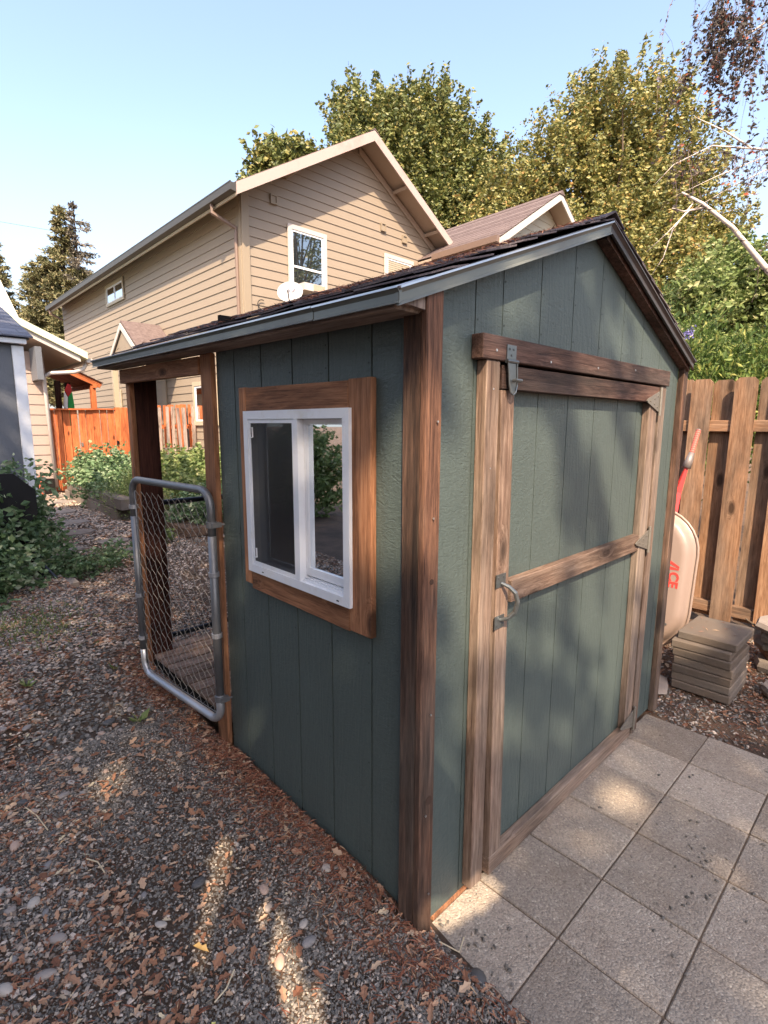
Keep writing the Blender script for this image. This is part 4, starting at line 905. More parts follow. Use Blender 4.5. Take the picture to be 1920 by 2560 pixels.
# ================================================================== MAIN HOUSE
XC, YC = 4.257, 8.383; RX, RZ, SLP = 7.11, 7.39, .598; YF = 21.2
hs = empty('tan_house', (XC, YC, .1), 'two storey tan lap sided house with steep brown roof behind the shed', 'house')
EX = .1733
def rzl(x): return RZ-SLP*abs(x-RX)
k = 0; z = .1
while z < 5.62:
    z1 = min(z+EX+.012, 5.66)
    if z > .6 or True: mk('siding_board', *[([(XC-.020, YC+.02, z), (XC-.020, YF, z), (XC-.004, YF, z1), (XC-.004, YC+.02, z1), (XC+.01, YC+.02, z), (XC+.01, YF, z), (XC+.01, YF, z1), (XC+.01, YC+.02, z1)]), [(3, 2, 1, 0), (0, 1, 5, 4), (4, 5, 6, 7), (2, 3, 7, 6), (0, 4, 7, 3), (1, 2, 6, 5)]], M_TAN, hs)
    z += EX
z = .1
while z < RZ-.05:
    z1 = z+EX; ztop = z1+.012
    def span(zq):
        h = max(0, (RZ-zq)/SLP); return max(XC+.02, RX-h), min(9.96, RX+h)
    a0, b0 = span(z); a1, b1 = span(min(ztop, RZ))
    if b0-a0 > .05 and z > 1.6: mk('siding_board', [(a0, YC-.020, z), (b0, YC-.020, z), (b1, YC-.004, min(ztop, RZ)), (a1, YC-.004, min(ztop, RZ)), (a0, YC+.01, z), (b0, YC+.01, z), (b1, YC+.01, min(ztop, RZ)), (a1, YC+.01, min(ztop, RZ))], [(0, 1, 2, 3), (7, 6, 5, 4), (0, 4, 5, 1), (3, 2, 6, 7), (0, 3, 7, 4), (1, 5, 6, 2)], M_TAN, hs)
    z += EX
mk('wall', *prism_y([(XC+.02, .05), (9.96, .05), (9.96, 5.60), (RX, RZ-.02), (XC+.02, 5.60)], YC+.02, YF-.01), M_TAN, hs)
board('corner_board', (XC+.045, YC-.026, .1), (XC+.045, YC-.026, 5.70), .15, .042, (0, -1, 0), M_TANCORNER, hs)
board('corner_board', (XC-.026, YC+.055, .1), (XC-.026, YC+.055, 5.62), .13, .042, (-1, 0, 0), M_TANCORNER, hs)
# butt joints between siding lengths
for q in range(34):
    yy = random.uniform(YC+1, YF-.5); kk = random.randint(8, 30); zq = .1+EX*kk
    MB().add([(XC-.0215, yy, zq+.002), (XC-.0215, yy+.006, zq+.002), (XC-.0055, yy+.006, zq+EX-.004), (XC-.0055, yy, zq+EX-.004), (XC-.0140, yy, zq+.002), (XC-.0140, yy+.006, zq+.002), (XC-.0025, yy+.006, zq+EX-.004), (XC-.0025, yy, zq+EX-.004)], [(3, 2, 1, 0), (0, 1, 5, 4), (2, 3, 7, 6), (0, 4, 7, 3), (1, 2, 6, 5)]).build('butt_joint', M_CREAM, hs) if kk % 3 == 0 else None
# roof
OV = .50; EO = .33
def hr(x, up=0): return rzl(x)+.03+up
for s_, xe in ((-1, XC-EO-.05), (1, 9.96+EO)):
    V = [(RX, YC-OV, hr(RX)), (xe, YC-OV, hr(xe)), (xe, YF+.25, hr(xe)), (RX, YF+.25, hr(RX))]; V += [(a, b, c+.09) for a, b, c in V]
    mk('roof', V, [(0, 1, 2, 3) if s_ > 0 else (3, 2, 1, 0), (4, 7, 6, 5) if s_ > 0 else (5, 6, 7, 4), (0, 4, 5, 1), (1, 5, 6, 2), (2, 6, 7, 3)], M_SOFFIT, hs)
    n = 26
    for q in range(n):
        t0, t1 = q/n, (q+1)/n+.004; xa = RX+(xe-RX)*t0; xb = RX+(xe-RX)*min(t1, 1.005)
        if q: xa -= 0
        V = [(xa, YC-OV-.03, hr(xa, .092)), (xb, YC-OV-.03, hr(xb, .102)), (xb, YF+.27, hr(xb, .102)), (xa, YF+.27, hr(xa, .092))]
        mk('shingle_course', V+[(a, b, c-.012) for a, b, c in V], [(0, 1, 2, 3) if s_ < 0 else (3, 2, 1, 0), (0, 4, 5, 1), (1, 5, 6, 2), (2, 6, 7, 3)], M_HSHINGLE, hs)
mk('ridge_cap', *prism_y([(RX-.16, hr(RX-.16, .11)), (RX, hr(RX, .125)), (RX+.16, hr(RX+.16, .11)), (RX, hr(RX, .10))], YC-OV-.04, YF+.28), M_HSHINGLE, hs)
fy = YC-OV-.001
FH = .20
mk('rake_fascia', *prism_y([(XC-EO-.05, hr(XC-EO-.05, .088-FH)), (RX, hr(RX, .088-FH)), (RX, hr(RX, .088)), (XC-EO-.05, hr(XC-EO-.05, .088))], fy-.03, fy), M_ROSEFASCIA, hs)
mk('rake_fascia', *prism_y([(9.96+EO, hr(9.96+EO, .088-FH)), (9.96+EO, hr(9.96+EO, .088)), (RX+.002, hr(RX, .088)), (RX+.002, hr(RX, .088-FH))], fy-.03, fy), M_ROSEFASCIA, hs)
for x in (5.2, 8.15, 9.25): board('lookout', (x, YC-OV+.01, hr(x)-.055), (x, YC-.02, hr(x)-.055), .10, .07, (SLP if x < RX else -SLP, 0, 1), M_SOFFIT, hs)
mk('rake_frieze', *prism_y([(9.9, rzl(9.9)-.16), (9.9, rzl(9.9)-.01), (RX, rzl(RX)-.01), (RX, rzl(RX)-.16)], YC-.045, YC-.02), M_SOFFIT, hs)
ge = XC-EO-.05
mk('gutter', *[([(ge-.11, y, hr(ge)-.02+.11*0+a) for y in (YC-OV-.02, YF+.2) for a in (.09, -.03)]+[(ge-.0, y, hr(ge)-.02+a) for y in (YC-OV-.02, YF+.2) for a in (.09, -.05)]), [(0, 1, 3, 2), (4, 6, 7, 5), (0, 4, 5, 1), (2, 3, 7, 6), (1, 5, 7, 3)]], M_GUTTER, hs)
MB().add([(ge-.115, y, hr(ge)+q) for y in (YC-OV-.021, YF+.2) for q in (.066, .085)]+[(ge-.095, y, hr(ge)+q) for y in (YC-OV-.021, YF+.2) for q in (.066, .085)], [(0, 2, 3, 1), (4, 5, 7, 6), (0, 1, 5, 4), (2, 6, 7, 3), (1, 3, 7, 5), (0, 4, 6, 2)]).build('gutter_lip', M_GUTTER, hs)
MB().box(ge+.001, ge+.025, YC-OV, YF+.15, hr(ge)-.12, hr(ge)).build('eave_fascia', M_CREAM, hs)
MB().tube([(ge-.05, YC+.30, hr(ge)-.05), (ge-.05, YC+.30, hr(ge)-.20), (XC-.06, YC+.12, hr(ge)-.42), (XC-.065, YC+.12, hr(ge)-.55), (XC-.065, YC+.12, .2)], .037, 8).build('downspout', M_BROWNMETAL, hs)
MB().tube([(ge-.05, YF-.1, hr(ge)-.05), (ge-.05, YF-.1, hr(ge)-.18), (XC-.06, YF-.15, hr(ge)-.35)], .037, 8).build('downspout', M_BROWNMETAL, hs)
def hwin(face, a0, a1, z0, z1, fr=.09, kind='double', trim=M_TRIMWHITE, blinds=False):
    """window on the gable (face 'y') or the long wall (face 'x')"""
    w = empty('window', (a0, YC-.03, z0) if face == 'y' else (XC-.03, a0, z0), parent=hs)
    def bx(name, u0, u1, w0, w1, d0, d1, mat):
        m = MB(); e_ = .018; m.box(u0, u1, YC-d1-e_, YC-d0-e_, w0, w1) if face == 'y' else m.box(XC-d1-e_, XC-d0-e_, u0, u1, w0, w1); m.build(name, mat, w)
    bx('trim', a0, a0+fr, z0, z1, .014, .042, trim); bx('trim', a1-fr, a1, z0, z1, .014, .042, trim); bx('trim', a0+fr+.001, a1-fr-.001, z1-fr, z1, .014, .041, trim); bx('trim', a0+fr+.001, a1-fr-.001, z0, z0+fr, .014, .041, trim)
    i0, i1, j0, j1 = a0+fr+.002, a1-fr-.002, z0+fr+.002, z1-fr-.002
    for q in ((i0, i0+.035, j0, j1), (i1-.035, i1, j0, j1), (i0+.036, i1-.036, j1-.035, j1), (i0+.036, i1-.036, j0, j0+.035)): bx('sash', *q, .012, .028, M_WHITE)
    if kind == 'double': m_ = j0+(j1-j0)*.38; bx('sash', i0+.036, i1-.036, m_-.02, m_+.02, .012, .030, M_WHITE); bx('pane', i0+.036, i1-.036, j0+.036, m_-.021, .012, .016, M_GLASS); bx('pane', i0+.036, i1-.036, m_+.021, j1-.036, .012, .018, M_GLASS)
    elif kind == 'slider': m_ = (i0+i1)/2; bx('sash', m_-.02, m_+.02, j0+.036, j1-.036, .012, .030, M_WHITE); bx('pane', i0+.036, m_-.021, j0+.036, j1-.036, .012, .016, M_GLASS); bx('pane', m_+.021, i1-.036, j0+.036, j1-.036, .012, .018, M_GLASS)
    else: bx('pane', i0+.036, i1-.036, j0+.036, j1-.036, .012, .016, M_GLASS)
    if blinds:
        m = MB(); zz_ = j0+.04
        while zz_ < j1-.05: m.add(*boxvf(i0+.04, i1-.04, YC-.0395, YC-.037, zz_, zz_+.034)); zz_ += .045
        m.build('blind_slats', M_CREAM, w, kind='stuff')
hwin('y', 5.225, 6.185, 4.10, 5.375, .085)
hwin('y', 7.862, 8.83, 4.10, 5.39, .085, 'double', blinds=True)
hwin('x', 14.73, 16.23, 4.83, 5.40, .07, 'slider', M_CREAM)
hwin('x', 15.55, 16.06, 1.95, 2.47, .06, 'single', M_CREAM)
hwin('x', 9.6, 10.75, 1.45, 2.40, .09, 'slider', M_CREAM)
for (x, z) in ((4.93, 5.72), (7.83, 5.93), (8.53, 5.83)):
    m = MB(); V = []
    for q in ((x-.075, x+.075, z-.085, z-.062), (x-.075, x+.075, z+.062, z+.085), (x-.075, x-.052, z-.061, z+.061), (x+.052, x+.075, z-.061, z+.061)): m.box(q[0], q[1], YC-.06, YC-.02, q[2], q[3])
    m.box(x-.05, x+.05, YC-.040, YC-.02, z-.06, z+.06); m.build('wall_vent', M_TANCORNER, hs)
m = MB(); m.box(5.40, 5.90, YC-.33, YC-.02, 4.12, 4.26); m.box(5.62, 5.88, YC-.335, YC-.331, 4.13, 4.25); m.build('air_conditioner', M_TRIMWHITE, hs)
MB().box(5.62, 5.90, YC-.345, YC-.336, 4.13, 4.25).build('air_conditioner_grille', plain('rusty_grille', (.45, .30, .22), .7, var=.2), hs)
# entry portico on the long wall
pz, px, py = 3.80, 3.35, 12.50
for s_ in (-1, 1):
    pr = [(py, pz), (py+s_*1.15, pz-.82), (py+s_*1.15, pz-.77), (py, pz+.06)]
    if s_ < 0: pr.reverse()
    mk('portico_roof', *prism_x(pr, px, XC-.018), M_HSHINGLE, hs)
    pr = [(py, pz-.012), (py+s_*1.13, pz-.83), (py+s_*1.13, pz-.95), (py, pz-.14)]
    if s_ > 0: pr.reverse()
    mk('portico_rake', *prism_x(pr, px-.03, px-.002), M_TRIMWHITE, hs)
mk('portico_gable', *prism_x([(py-.9, pz-.80), (py+.9, pz-.80), (py, pz-.14)][::-1], px+.02, px+.05), M_TAN, hs)
for y in (py-.95, py+.95): board('portico_post', (px+.08, y, .1), (px+.08, y, pz-.75), .12, .12, (1, 0, 0), M_CREAM, hs)
MB().box(XC-.07, XC-.02, 13.25, 13.95, .15, 2.75).build('door', plain('grey_green_door', (.17, .21, .19), .5), hs)
MB().box(XC-.075, XC-.018, 13.13, 13.245, .15, 2.80).build('door_trim', M_CREAM, hs)
board('wall_board', (XC-.035, 12.40, .1), (XC-.035, 12.40, 3.0), .25, .03, (-1, 0, 0), M_TANCORNER, hs)
# satellite dish
sdh = empty('satellite_dish', (4.95, 7.6, 3.3), 'white satellite dish showing above the shed roof in front of the tan house', 'satellite dish')
dc = Vector((4.86, 7.75, 3.90)); dn = Vector((-.62, -.66, .42)).normalized(); du = dn.cross(Vector((0, 0, 1))).normalized(); dv = du.cross(dn)
V = []; F = []
for i in range(6):
    q = i/5
    for k in range(24):
        t = 2*math.pi*k/24; V.append(dc+du*(.24*q*math.cos(t))+dv*(.225*q*math.sin(t))+dn*(.055*q*q))
for i in range(5):
    for k in range(24): F.append((i*24+k, i*24+(k+1) % 24, (i+1)*24+(k+1) % 24, (i+1)*24+k))
m2 = MB().add(V, F); m2.add([v-dn*.008 for v in V], [tuple(reversed(f)) for f in F]); m2.build('reflector', plain('dish_grey', (.40, .385, .385), .5, var=.05), sdh, True)
MB().tube([dc-dn*.02, dc-dn*.15, Vector((4.95, 7.95, 3.4)), Vector((4.97, 8.0, 2.3))], .02, 8).tube([dc-dv*.24, dc-dv*.16+dn*.30], .012, 6).build('mast', M_GALV, sdh)
MB().tube([(Vector((4.60, 8.33, 3.75))+Vector((.10*math.cos(t), 0, .09*math.sin(t)))) for t in np.linspace(1.2, 6.0, 14)]+[Vector((4.95, 8.33, 3.72))], .009, 5).build('cable', M_CABLE, sdh)
M_DGREY = plain('dish_print', (.10, .10, .13), .6)
def dpt(a, b): q2 = (a/.27)**2+(b/.25)**2; return dc+du*a+dv*b+dn*(.055*q2+.004)
def dflat(poly, name):
    V = [dpt(a, b) for a, b in poly]+[dpt(a, b)+dn*.002 for a, b in poly]; n = len(poly)
    mk(name, V, [tuple(range(n-1, -1, -1)), tuple(range(n, 2*n)), *[(i, (i+1) % n, (i+1) % n+n, i+n) for i in range(n)], tuple(range(n))], M_DGREY, sdh)
# emblem: a solid half disc beside a swept crescent, and a line of tiny print below
dflat([(.055, .105), (.055, .02), (.02, .02), (-.005, .035), (.0, .07)], 'emblem_piece')
dflat([(-.012, .02), (-.035, .02), (-.075, .028), (-.085, .075), (-.085, .10), (-.06, .095), (-.045, .06), (-.02, .04)], 'emblem_piece')
for k in range(8): dflat([(.055-.019*k, -.005), (.055-.019*k, -.022), (.043-.019*k, -.022), (.043-.019*k, -.005)], 'emblem_print')
# neighbouring wing on the right
nh = empty('right_house', (11.5, 6.3, .1), 'lower gabled wing with brown shingle roof right of the tan house', 'house')
AX, AZ, WS = 11.5, 7.0, .632; NF = 6.0; NW = 6.42
def wr(x): return AZ-WS*abs(x-AX)
for s_, xe in ((-1, 9.02), (1, 13.98)):
    n = 14
    for q in range(n):
        xa = AX+(xe-AX)*q/n; xb = AX+(xe-AX)*min((q+1)/n+.01, 1); V = [(xa, NF-.03, wr(xa)+.03), (xb, NF-.03, wr(xb)+.042), (xb, 11, wr(xb)+.042), (xa, 11, wr(xa)+.03)]
        mk('shingle_course', V+[(a, b, c-.014) for a, b, c in V], [(0, 1, 2, 3) if s_ < 0 else (3, 2, 1, 0), (0, 4, 5, 1), (1, 5, 6, 2)], M_HSHINGLE, nh)
    pr = [(AX, AZ), (xe, wr(xe)), (xe, wr(xe)-.16), (AX, AZ-.16)]
    if s_ > 0: pr.reverse()
    mk('rake_fascia', *prism_y(pr, NF-.03, NF), M_TRIMWHITE, nh)
    pr = [(AX, AZ-.02), (xe, wr(xe)-.02), (xe, wr(xe)-.07), (AX, AZ-.07)]
    if s_ > 0: pr.reverse()
    mk('soffit', *prism_y(pr, NF+.002, 11), M_SOFFIT, nh)
z = 3.0
M_PALESIDE = plain('pale_siding_paint', (.50, .47, .38), .6, var=.04)
while z < AZ-.2:
    ztop = z+EX+.01; h0 = (AZ-.1-z)/WS; h1 = max(0, (AZ-.1-ztop)/WS); a0, b0 = max(9.5, AX-h0), min(13.5, AX+h0); a1, b1 = max(9.5, AX-h1), min(13.5, AX+h1)
    mk('siding_board', [(a0, NW-.016, z), (b0, NW-.016, z), (b1, NW-.004, ztop), (a1, NW-.004, ztop), (a0, NW+.01, z), (b0, NW+.01, z), (b1, NW+.01, ztop), (a1, NW+.01, ztop)], [(0, 1, 2, 3), (7, 6, 5, 4), (0, 4, 5, 1), (3, 2, 6, 7), (0, 3, 7, 4), (1, 5, 6, 2)], M_PALESIDE, nh); z += EX
mk('wall', *prism_y([(9.52, 0), (13.48, 0), (13.48, 5.6), (AX, AZ-.2), (9.52, 5.6)], NW+.012, 10.9), M_TAN, nh)
MB().box(8.92, 9.04, NF+.0, YC-.55, 5.34, 5.47).build('gutter', M_BROWNMETAL, nh)
MB().box(9.05, 9.5, NW, YC-.2, 5.33, 5.35).build('soffit_panel', M_SOFFIT, nh)
board('corner_board', (9.57, NW-.03, 0), (9.57, NW-.03, 5.35), .12, .03, (0, -1, 0), M_TRIMWHITE, nh)
mk('ridge_cap', *prism_y([(AX-.13, AZ-.04), (AX, AZ+.06), (AX+.13, AZ-.04)][::-1], NF-.05, 10.5), M_HSHINGLE, nh)
# overhead wires
for i, (z0, z1) in enumerate(((13.2, 12.6), (9.6, 9.1))):
    o = MB().tube([(-12, 40, z0), (-2, 38, (z0+z1)/2-.3), (8, 36, z1)], .008, 4, False).build('overhead_wire', M_CABLE, None); setp(o, ('upper' if i == 0 else 'lower')+' thin overhead wire crossing the pale sky at the left', 'wire')

# ================================================================== VEGETATION
LQ = [(0, -1, 0), (.62, -.05, .16), (0, 1, 0), (-.62, -.05, .16)]; LQF = [(0, 1, 2), (0, 2, 3)]
BLADE = [(0, 0, 0), (.16, .5, .05), (0, 1, 0), (-.16, .5, .05)]
def lookrot(d, roll=None):
    """rotation matrices whose y axis = d"""
    d = d/np.linalg.norm(d, axis=1)[:, None]; n = len(d); h = rng.normal(size=(n, 3)); x = np.cross(h, d); x /= np.linalg.norm(x, axis=1)[:, None]+1e-9
    z = np.cross(x, d); return np.stack([x, d, z], 2)
def leafmesh(name, pos, size, mat, parent, T=LQ, rot=None, wid=1.0, kind=None):
    n = len(pos); rot = randrot(n) if rot is None else rot; s = size*rng.uniform(.5, 1.5, n)
    a, b = scatter(T, LQF, pos, rot, np.stack([s*wid, s, s], 1)); return obj(name, fast(name, a, b, mat), parent, kind=kind)
def sph(n):
    v = rng.normal(size=(n, 3)); return v/np.linalg.norm(v, axis=1)[:, None]
def crown_pts(lobes, nshoot, per, slen, spread, up=.9, shell=.45):
    """leaf positions along short upward shoots spread through the lobes; lobes: (x,y,z,r,rz)"""
    L = np.array(lobes, float); w = L[:, 3]**2*L[:, 4]**.5; pick = rng.choice(len(L), nshoot, p=w/w.sum()); d = sph(nshoot)
    rad = rng.uniform(0, 1, nshoot)**shell
    p = L[pick, :3]+d*np.stack([L[pick, 3], L[pick, 3], L[pick, 4]], 1)*rad[:, None]
    dr = d*.7+np.array([0, 0, up])+rng.normal(0, .25, (nshoot, 3)); dr /= np.linalg.norm(dr, axis=1)[:, None]
    ln = slen*rng.uniform(.5, 1.3, nshoot)
    t = rng.uniform(0, 1, (nshoot, per)); q = p[:, None]+dr[:, None]*(t*ln[:, None])[..., None]+rng.normal(0, 1, (nshoot, per, 3))*(spread*(1-.65*t))[..., None]
    return q.reshape(-1, 3), p, dr, ln
def limbs(o, base, fork, pts, r0, mat, nb=40, name='trunk'):
    m = MB(); base = Vector(base); fork = Vector(fork); mid = base.lerp(fork, .5)+Vector((random.uniform(-.1, .1), random.uniform(-.1, .1), 0))
    m.tube([base, mid, fork], [r0, r0*.8, r0*.62], 8)
    idx = rng.choice(len(pts), min(nb, len(pts)), replace=False)
    for i in idx:
        e = Vector(pts[i]); a = fork if random.random() < .6 else fork.lerp(mid, random.random()*.5)
        c1 = a.lerp(e, .35)+Vector((random.uniform(-.3, .3), random.uniform(-.3, .3), .4)); c2 = a.lerp(e, .7)+Vector((random.uniform(-.3, .3), random.uniform(-.3, .3), .15))
        m.tube([a, c1, c2, e], [r0*.32, r0*.2, r0*.12, r0*.04], 5, False)
    return m.build(name, mat, o)
RV = np.array([.722, -.692])
ML1 = island('golden_olive_leaf', [(0, (.11, .13, .038)), (.35, (.18, .19, .055)), (.7, (.27, .25, .075)), (.93, (.37, .31, .10)), (1, (.44, .24, .08))], .5, .5, .25)
ML2 = island('maple_green_leaf', [(0, (.07, .095, .03)), (.45, (.135, .16, .045)), (.8, (.23, .235, .07)), (1, (.38, .32, .11))], .5, .5, .25)
ML3 = island('conifer_needle', [(0, (.09, .10, .045)), (.6, (.19, .18, .085)), (1, (.32, .27, .15))], .7, .3, .1)
ML4 = island('bright_bamboo_leaf', [(0, (.055, .095, .02)), (.5, (.12, .19, .04)), (.85, (.22, .28, .07)), (1, (.38, .37, .10))], .5, .4, .3)
ML5 = island('tomato_leaf', [(0, (.06, .11, .045)), (.5, (.13, .215, .095)), (.85, (.24, .33, .17)), (1, (.46, .50, .34))], .55, .4, .25)
ML6 = island('light_shrub_leaf', [(0, (.09, .13, .035)), (.5, (.17, .23, .07)), (.9, (.30, .34, .13)), (1, (.45, .42, .22))], .55, .4, .3)
ML7 = island('birch_leaf', [(0, (.05, .05, .045)), (.6, (.10, .085, .075)), (.90, (.17, .125, .10)), (.96, (.38, .08, .04)), (1, (.50, .15, .06))], .6, .3, .25)
ML8 = island('bare_twig_leaf', [(0, (.10, .08, .09)), (1, (.22, .17, .18))], .6, .3, .2)
ML9 = island('shade_leaf', [(0, (.03, .05, .015)), (1, (.07, .09, .03))], .6, .3, .1)
def tree_uv(name, label, cen, u0, ppm, ztop, vtop, zs, lobes, base, mat, nshoot, per, leaf, r0, dep=.55, slen=1.1, spread=.17, nb=45, group=None, drop=0.0):
    t = empty(name, base, label, 'tree', group); L = []
    for (u, v, r) in lobes:
        a = (u-u0)/ppm; R_ = r/ppm; off = random.uniform(-1, 1)*R_*.5
        L.append((cen[0]+RV[0]*a+off*.69, cen[1]+RV[1]*a+off*.72, ztop-(v-vtop)/zs-drop, R_, R_))
    q, p, dr, ln = crown_pts(L, nshoot, per, slen, spread)
    leafmesh('crown', q, leaf, mat, t)
    limbs(t, base, (cen[0], cen[1], ztop-(max(l[1] for l in lobes)-vtop)/zs+.5), p+dr*ln[:, None]*.5, r0, M_BARK, nb); return t
random.seed(5)
tree_uv('maple_tree', 'large maple turning gold, highest tree at the upper right', (20.9, 8.6), 1560, 65.6, 15.9, 105, 66.8,
        [(1540, 235, 120), (1420, 330, 115), (1680, 330, 100), (1320, 450, 115), (1560, 450, 165), (1760, 430, 90), (1480, 600, 120), (1640, 620, 120), (1560, 800, 120), (1800, 540, 85), (1470, 180, 45), (1330, 600, 110), (1230, 520, 90), (1650, 175, 38), (1730, 240, 38), (1780, 350, 40), (1270, 400, 45), (1790, 660, 70), (1700, 760, 80), (1860, 470, 40)], (20.9, 8.6, 0), ML1, 2300, 62, .070, .28, drop=1.25)
tree_uv('maple_tree', 'dark green maple standing behind the ridge of the tan house', (18.9, 16.6), 1075, 54.7, 17.97, 150, 55.4,
        [(930, 330, 115), (1050, 275, 105), (900, 255, 70), (1090, 420, 140), (1180, 370, 85), (1000, 480, 120), (1240, 440, 50), (960, 200, 30), (1075, 195, 35), (850, 230, 30), (1170, 270, 30), (1230, 330, 25), (1250, 520, 70)], (18.9, 16.6, 0), ML2, 1900, 58, .084, .32, drop=1.6)
tree_uv('small_tree', 'leafy treetop just clearing the left slope of the tan house roof', (12.4, 19.6), 690, 59.7, 12.93, 370, 60,
        [(690, 400, 42), (745, 405, 42), (625, 428, 20), (660, 430, 30), (720, 380, 22)], (12.4, 19.6, 0), ML2, 230, 34, .11, .15, nb=14, slen=.9, drop=.5)
tree_uv('small_tree', 'yellow green tree above the fence at the right edge behind the bright shrub', (14.9, 2.9), 1850, 101, 5.54, 650, 103,
        [(1760, 760, 70), (1850, 720, 90), (1920, 760, 90), (1800, 860, 90), (1900, 880, 90), (1720, 880, 60)], (14.9, 2.9, 0), ML6, 900, 40, .062, .14, nb=20, slen=.6, spread=.13)
# bright shrub behind the fence
def shrub(name, label, cen, lobes, mat, nshoot, per, leaf, slen, spread, blade=False, cat='shrub', stems=30, group=None, up=.9):
    t = empty(name, cen, label, cat, group); q, p, dr, ln = crown_pts(lobes, nshoot, per, slen, spread, up, .5)
    q[:, 2] = np.maximum(q[:, 2], gz(q[:, 0], q[:, 1])+.02)
    if blade: leafmesh('foliage', q, leaf, mat, t, BLADE, lookrot(np.repeat(dr, per, 0)+rng.normal(0, .7, (len(q), 3))), .95)
    else: leafmesh('foliage', q, leaf, mat, t)
    m = MB(); c = Vector(cen)
    for i in rng.choice(len(p), min(stems, len(p)), replace=False):
        e = Vector(p[i]+dr[i]*ln[i]*.8); s = c+Vector((random.uniform(-.1, .1), random.uniform(-.1, .1), 0)); m.tube([s, s.lerp(e, .5)+Vector((0, 0, .08)), e], [.008, .006, .003], 5, False)
    m.build('stems', M_STEM, t); return t
M_STEM = plain('green_brown_stem', (.10, .12, .05), .7, var=.2)
shrub('bamboo_shrub', 'bright green bamboo-like shrub rising behind the tan fence', (7.2, 1.6, .0), [(7.0, 2.0, 2.15, .75, .8), (7.3, 1.3, 2.0, .8, .7), (7.5, .7, 1.8, .8, .7), (6.9, 2.1, 1.6, .8, .8), (7.4, .9, 1.4, .9, .7), (7.8, .2, 1.9, .6, .8)], ML4, 900, 34, .085, .5, .12, True)
M_VIOLET = plain('violet_petal', (.42, .36, .68), .6)
wf = empty('wisteria_flower', (6.6, 1.95, 2.6), 'pale violet wisteria blossoms at the top of the bright green shrub', 'flower'); 
for c in ((6.35, 1.72, 2.75), (6.4, 1.75, 2.6), (6.5, 1.35, 2.62)): leafmesh('blossom', np.array(c)+rng.normal(0, .03, (40, 3))*np.array([1, 1, 1.5]), .022, M_VIOLET, wf, kind='stuff')
# conifers
def conifer(label, tip, H, Rb, mat, levels, dens=1.0, one_sided=0, group='conifers at the left', Rpow=.85):
    t = empty('conifer_tree', (tip[0], tip[1], tip[2]-H), label, 'tree', group); tip = np.array(tip); P_ = []; D_ = []
    br = MB(); br.tube([(tip[0], tip[1], tip[2]-H), tuple(tip)], [.16, .02], 6)
    for i in range(levels):
        f = (i+.5)/levels; z = tip[2]-f*H; L = Rb*f**Rpow*random.uniform(.75, 1.15)+.12
        for k in range(random.randint(5, 8)):
            a = random.uniform(0, 6.28); Lk = L*random.uniform(.55, 1.1)
            if one_sided:
                c = math.cos(a-math.atan2(RV[1], RV[0])); Lk *= (.35 if c < -.1 else 1.25)
            d = np.array([math.cos(a), math.sin(a), .10]); e = np.array([tip[0], tip[1], z])+d*Lk+np.array([0, 0, -.16*Lk*Lk/max(Rb, .5)])
            s0 = np.array([tip[0], tip[1], z+.05]); br.tube([tuple(s0), tuple(s0*.5+e*.5+np.array([0, 0, .06])), tuple(e)], [.028, .018, .006], 4, False)
            n = int((26+95*Lk)*dens); tt = rng.uniform(.12, 1, n)**.8; pp = s0+(e-s0)*tt[:, None]+rng.normal(0, .05+.05*Lk, (n, 3))*np.array([1, 1, .55])
            P_.append(pp); D_.append(d[None]*.8+rng.normal(0, .55, (n, 3))+np.array([0, 0, -.15]))
    P_ = np.concatenate(P_); D_ = np.concatenate(D_)
    leafmesh('foliage', P_, .22, mat, t, BLADE, lookrot(D_), 1.0); br.build('trunk', M_BARK, t); return t
def at_u(u, v, dep=32): # far conifers stand on one line across the view
    a = (u-165)/41.0; return (8.802+RV[0]*a, 37.386+RV[1]*a, 14.25-(v-530)/41.8)
conifer('dense conifer with a narrow spire, tallest of the left group', at_u(148, 515), 10.5, 2.2, ML3, 36, 1.0)
conifer('sparse conifer with open branches reaching to the right, beside the dense spire', at_u(184, 508), 10.5, 2.6, island('greyed_needle', [(0, (.10, .095, .07)), (1, (.22, .19, .15))], .8), 24, .55, 1)
conifer('broad bushy conifer left of the spire', at_u(95, 640), 8.5, 2.6, ML3, 30, 1.3, Rpow=.55)
conifer('second broad conifer close behind the left eave of the tan house', at_u(190, 672), 8, 2.6, ML3, 30, 1.3, Rpow=.5)
conifer('conifer cut by the left edge of the picture above the white gable', at_u(-22, 600), 9, 2.0, ML3, 26, 1.0)
conifer('low conifer filling the gap beside the white gable', at_u(50, 760), 6, 2.0, ML3, 20, 1.0, Rpow=.6)
# birch with hanging twigs at the right
bt = empty('birch_tree', (6.2, -.9, -.15), 'weeping birch with white limbs and hanging reddish twigs at the right edge', 'tree')
m_, n_, l_, b_ = newmat('white_birch_bark'); v_ = coords(n_, l_, (1, 1, 3)); f_ = noise(n_, l_, v_, 9, 4, .6); r_ = ramp(n_, [(.36, (.06, .045, .04)), (.46, (.55, .47, .42)), (.8, (.68, .60, .55))]); l_.new(f_, r_.inputs[0]); l_.new(r_.outputs[0], b_.inputs['Base Color']); b_.inputs['Roughness'].default_value = .7; M_BIRCH = m_
t = MB(); t.tube([(6.2, -.9, -.2), (6.1, -.75, 1.5), (6.15, -.6, 3.2), (6.1, -.5, 5.0), (6.2, -.5, 7.5)], [.11, .10, .085, .07, .04], 10).build('trunk', M_BIRCH, bt, True)
lb_ = MB()
lb_.tube([(6.1, -.72, 1.9), (5.55, .0, 2.55), (5.25, .33, 2.93), (5.02, .60, 3.32), (4.86, .83, 3.55), (4.745, .985, 3.66)], [.045, .036, .028, .021, .015, .008], 10)
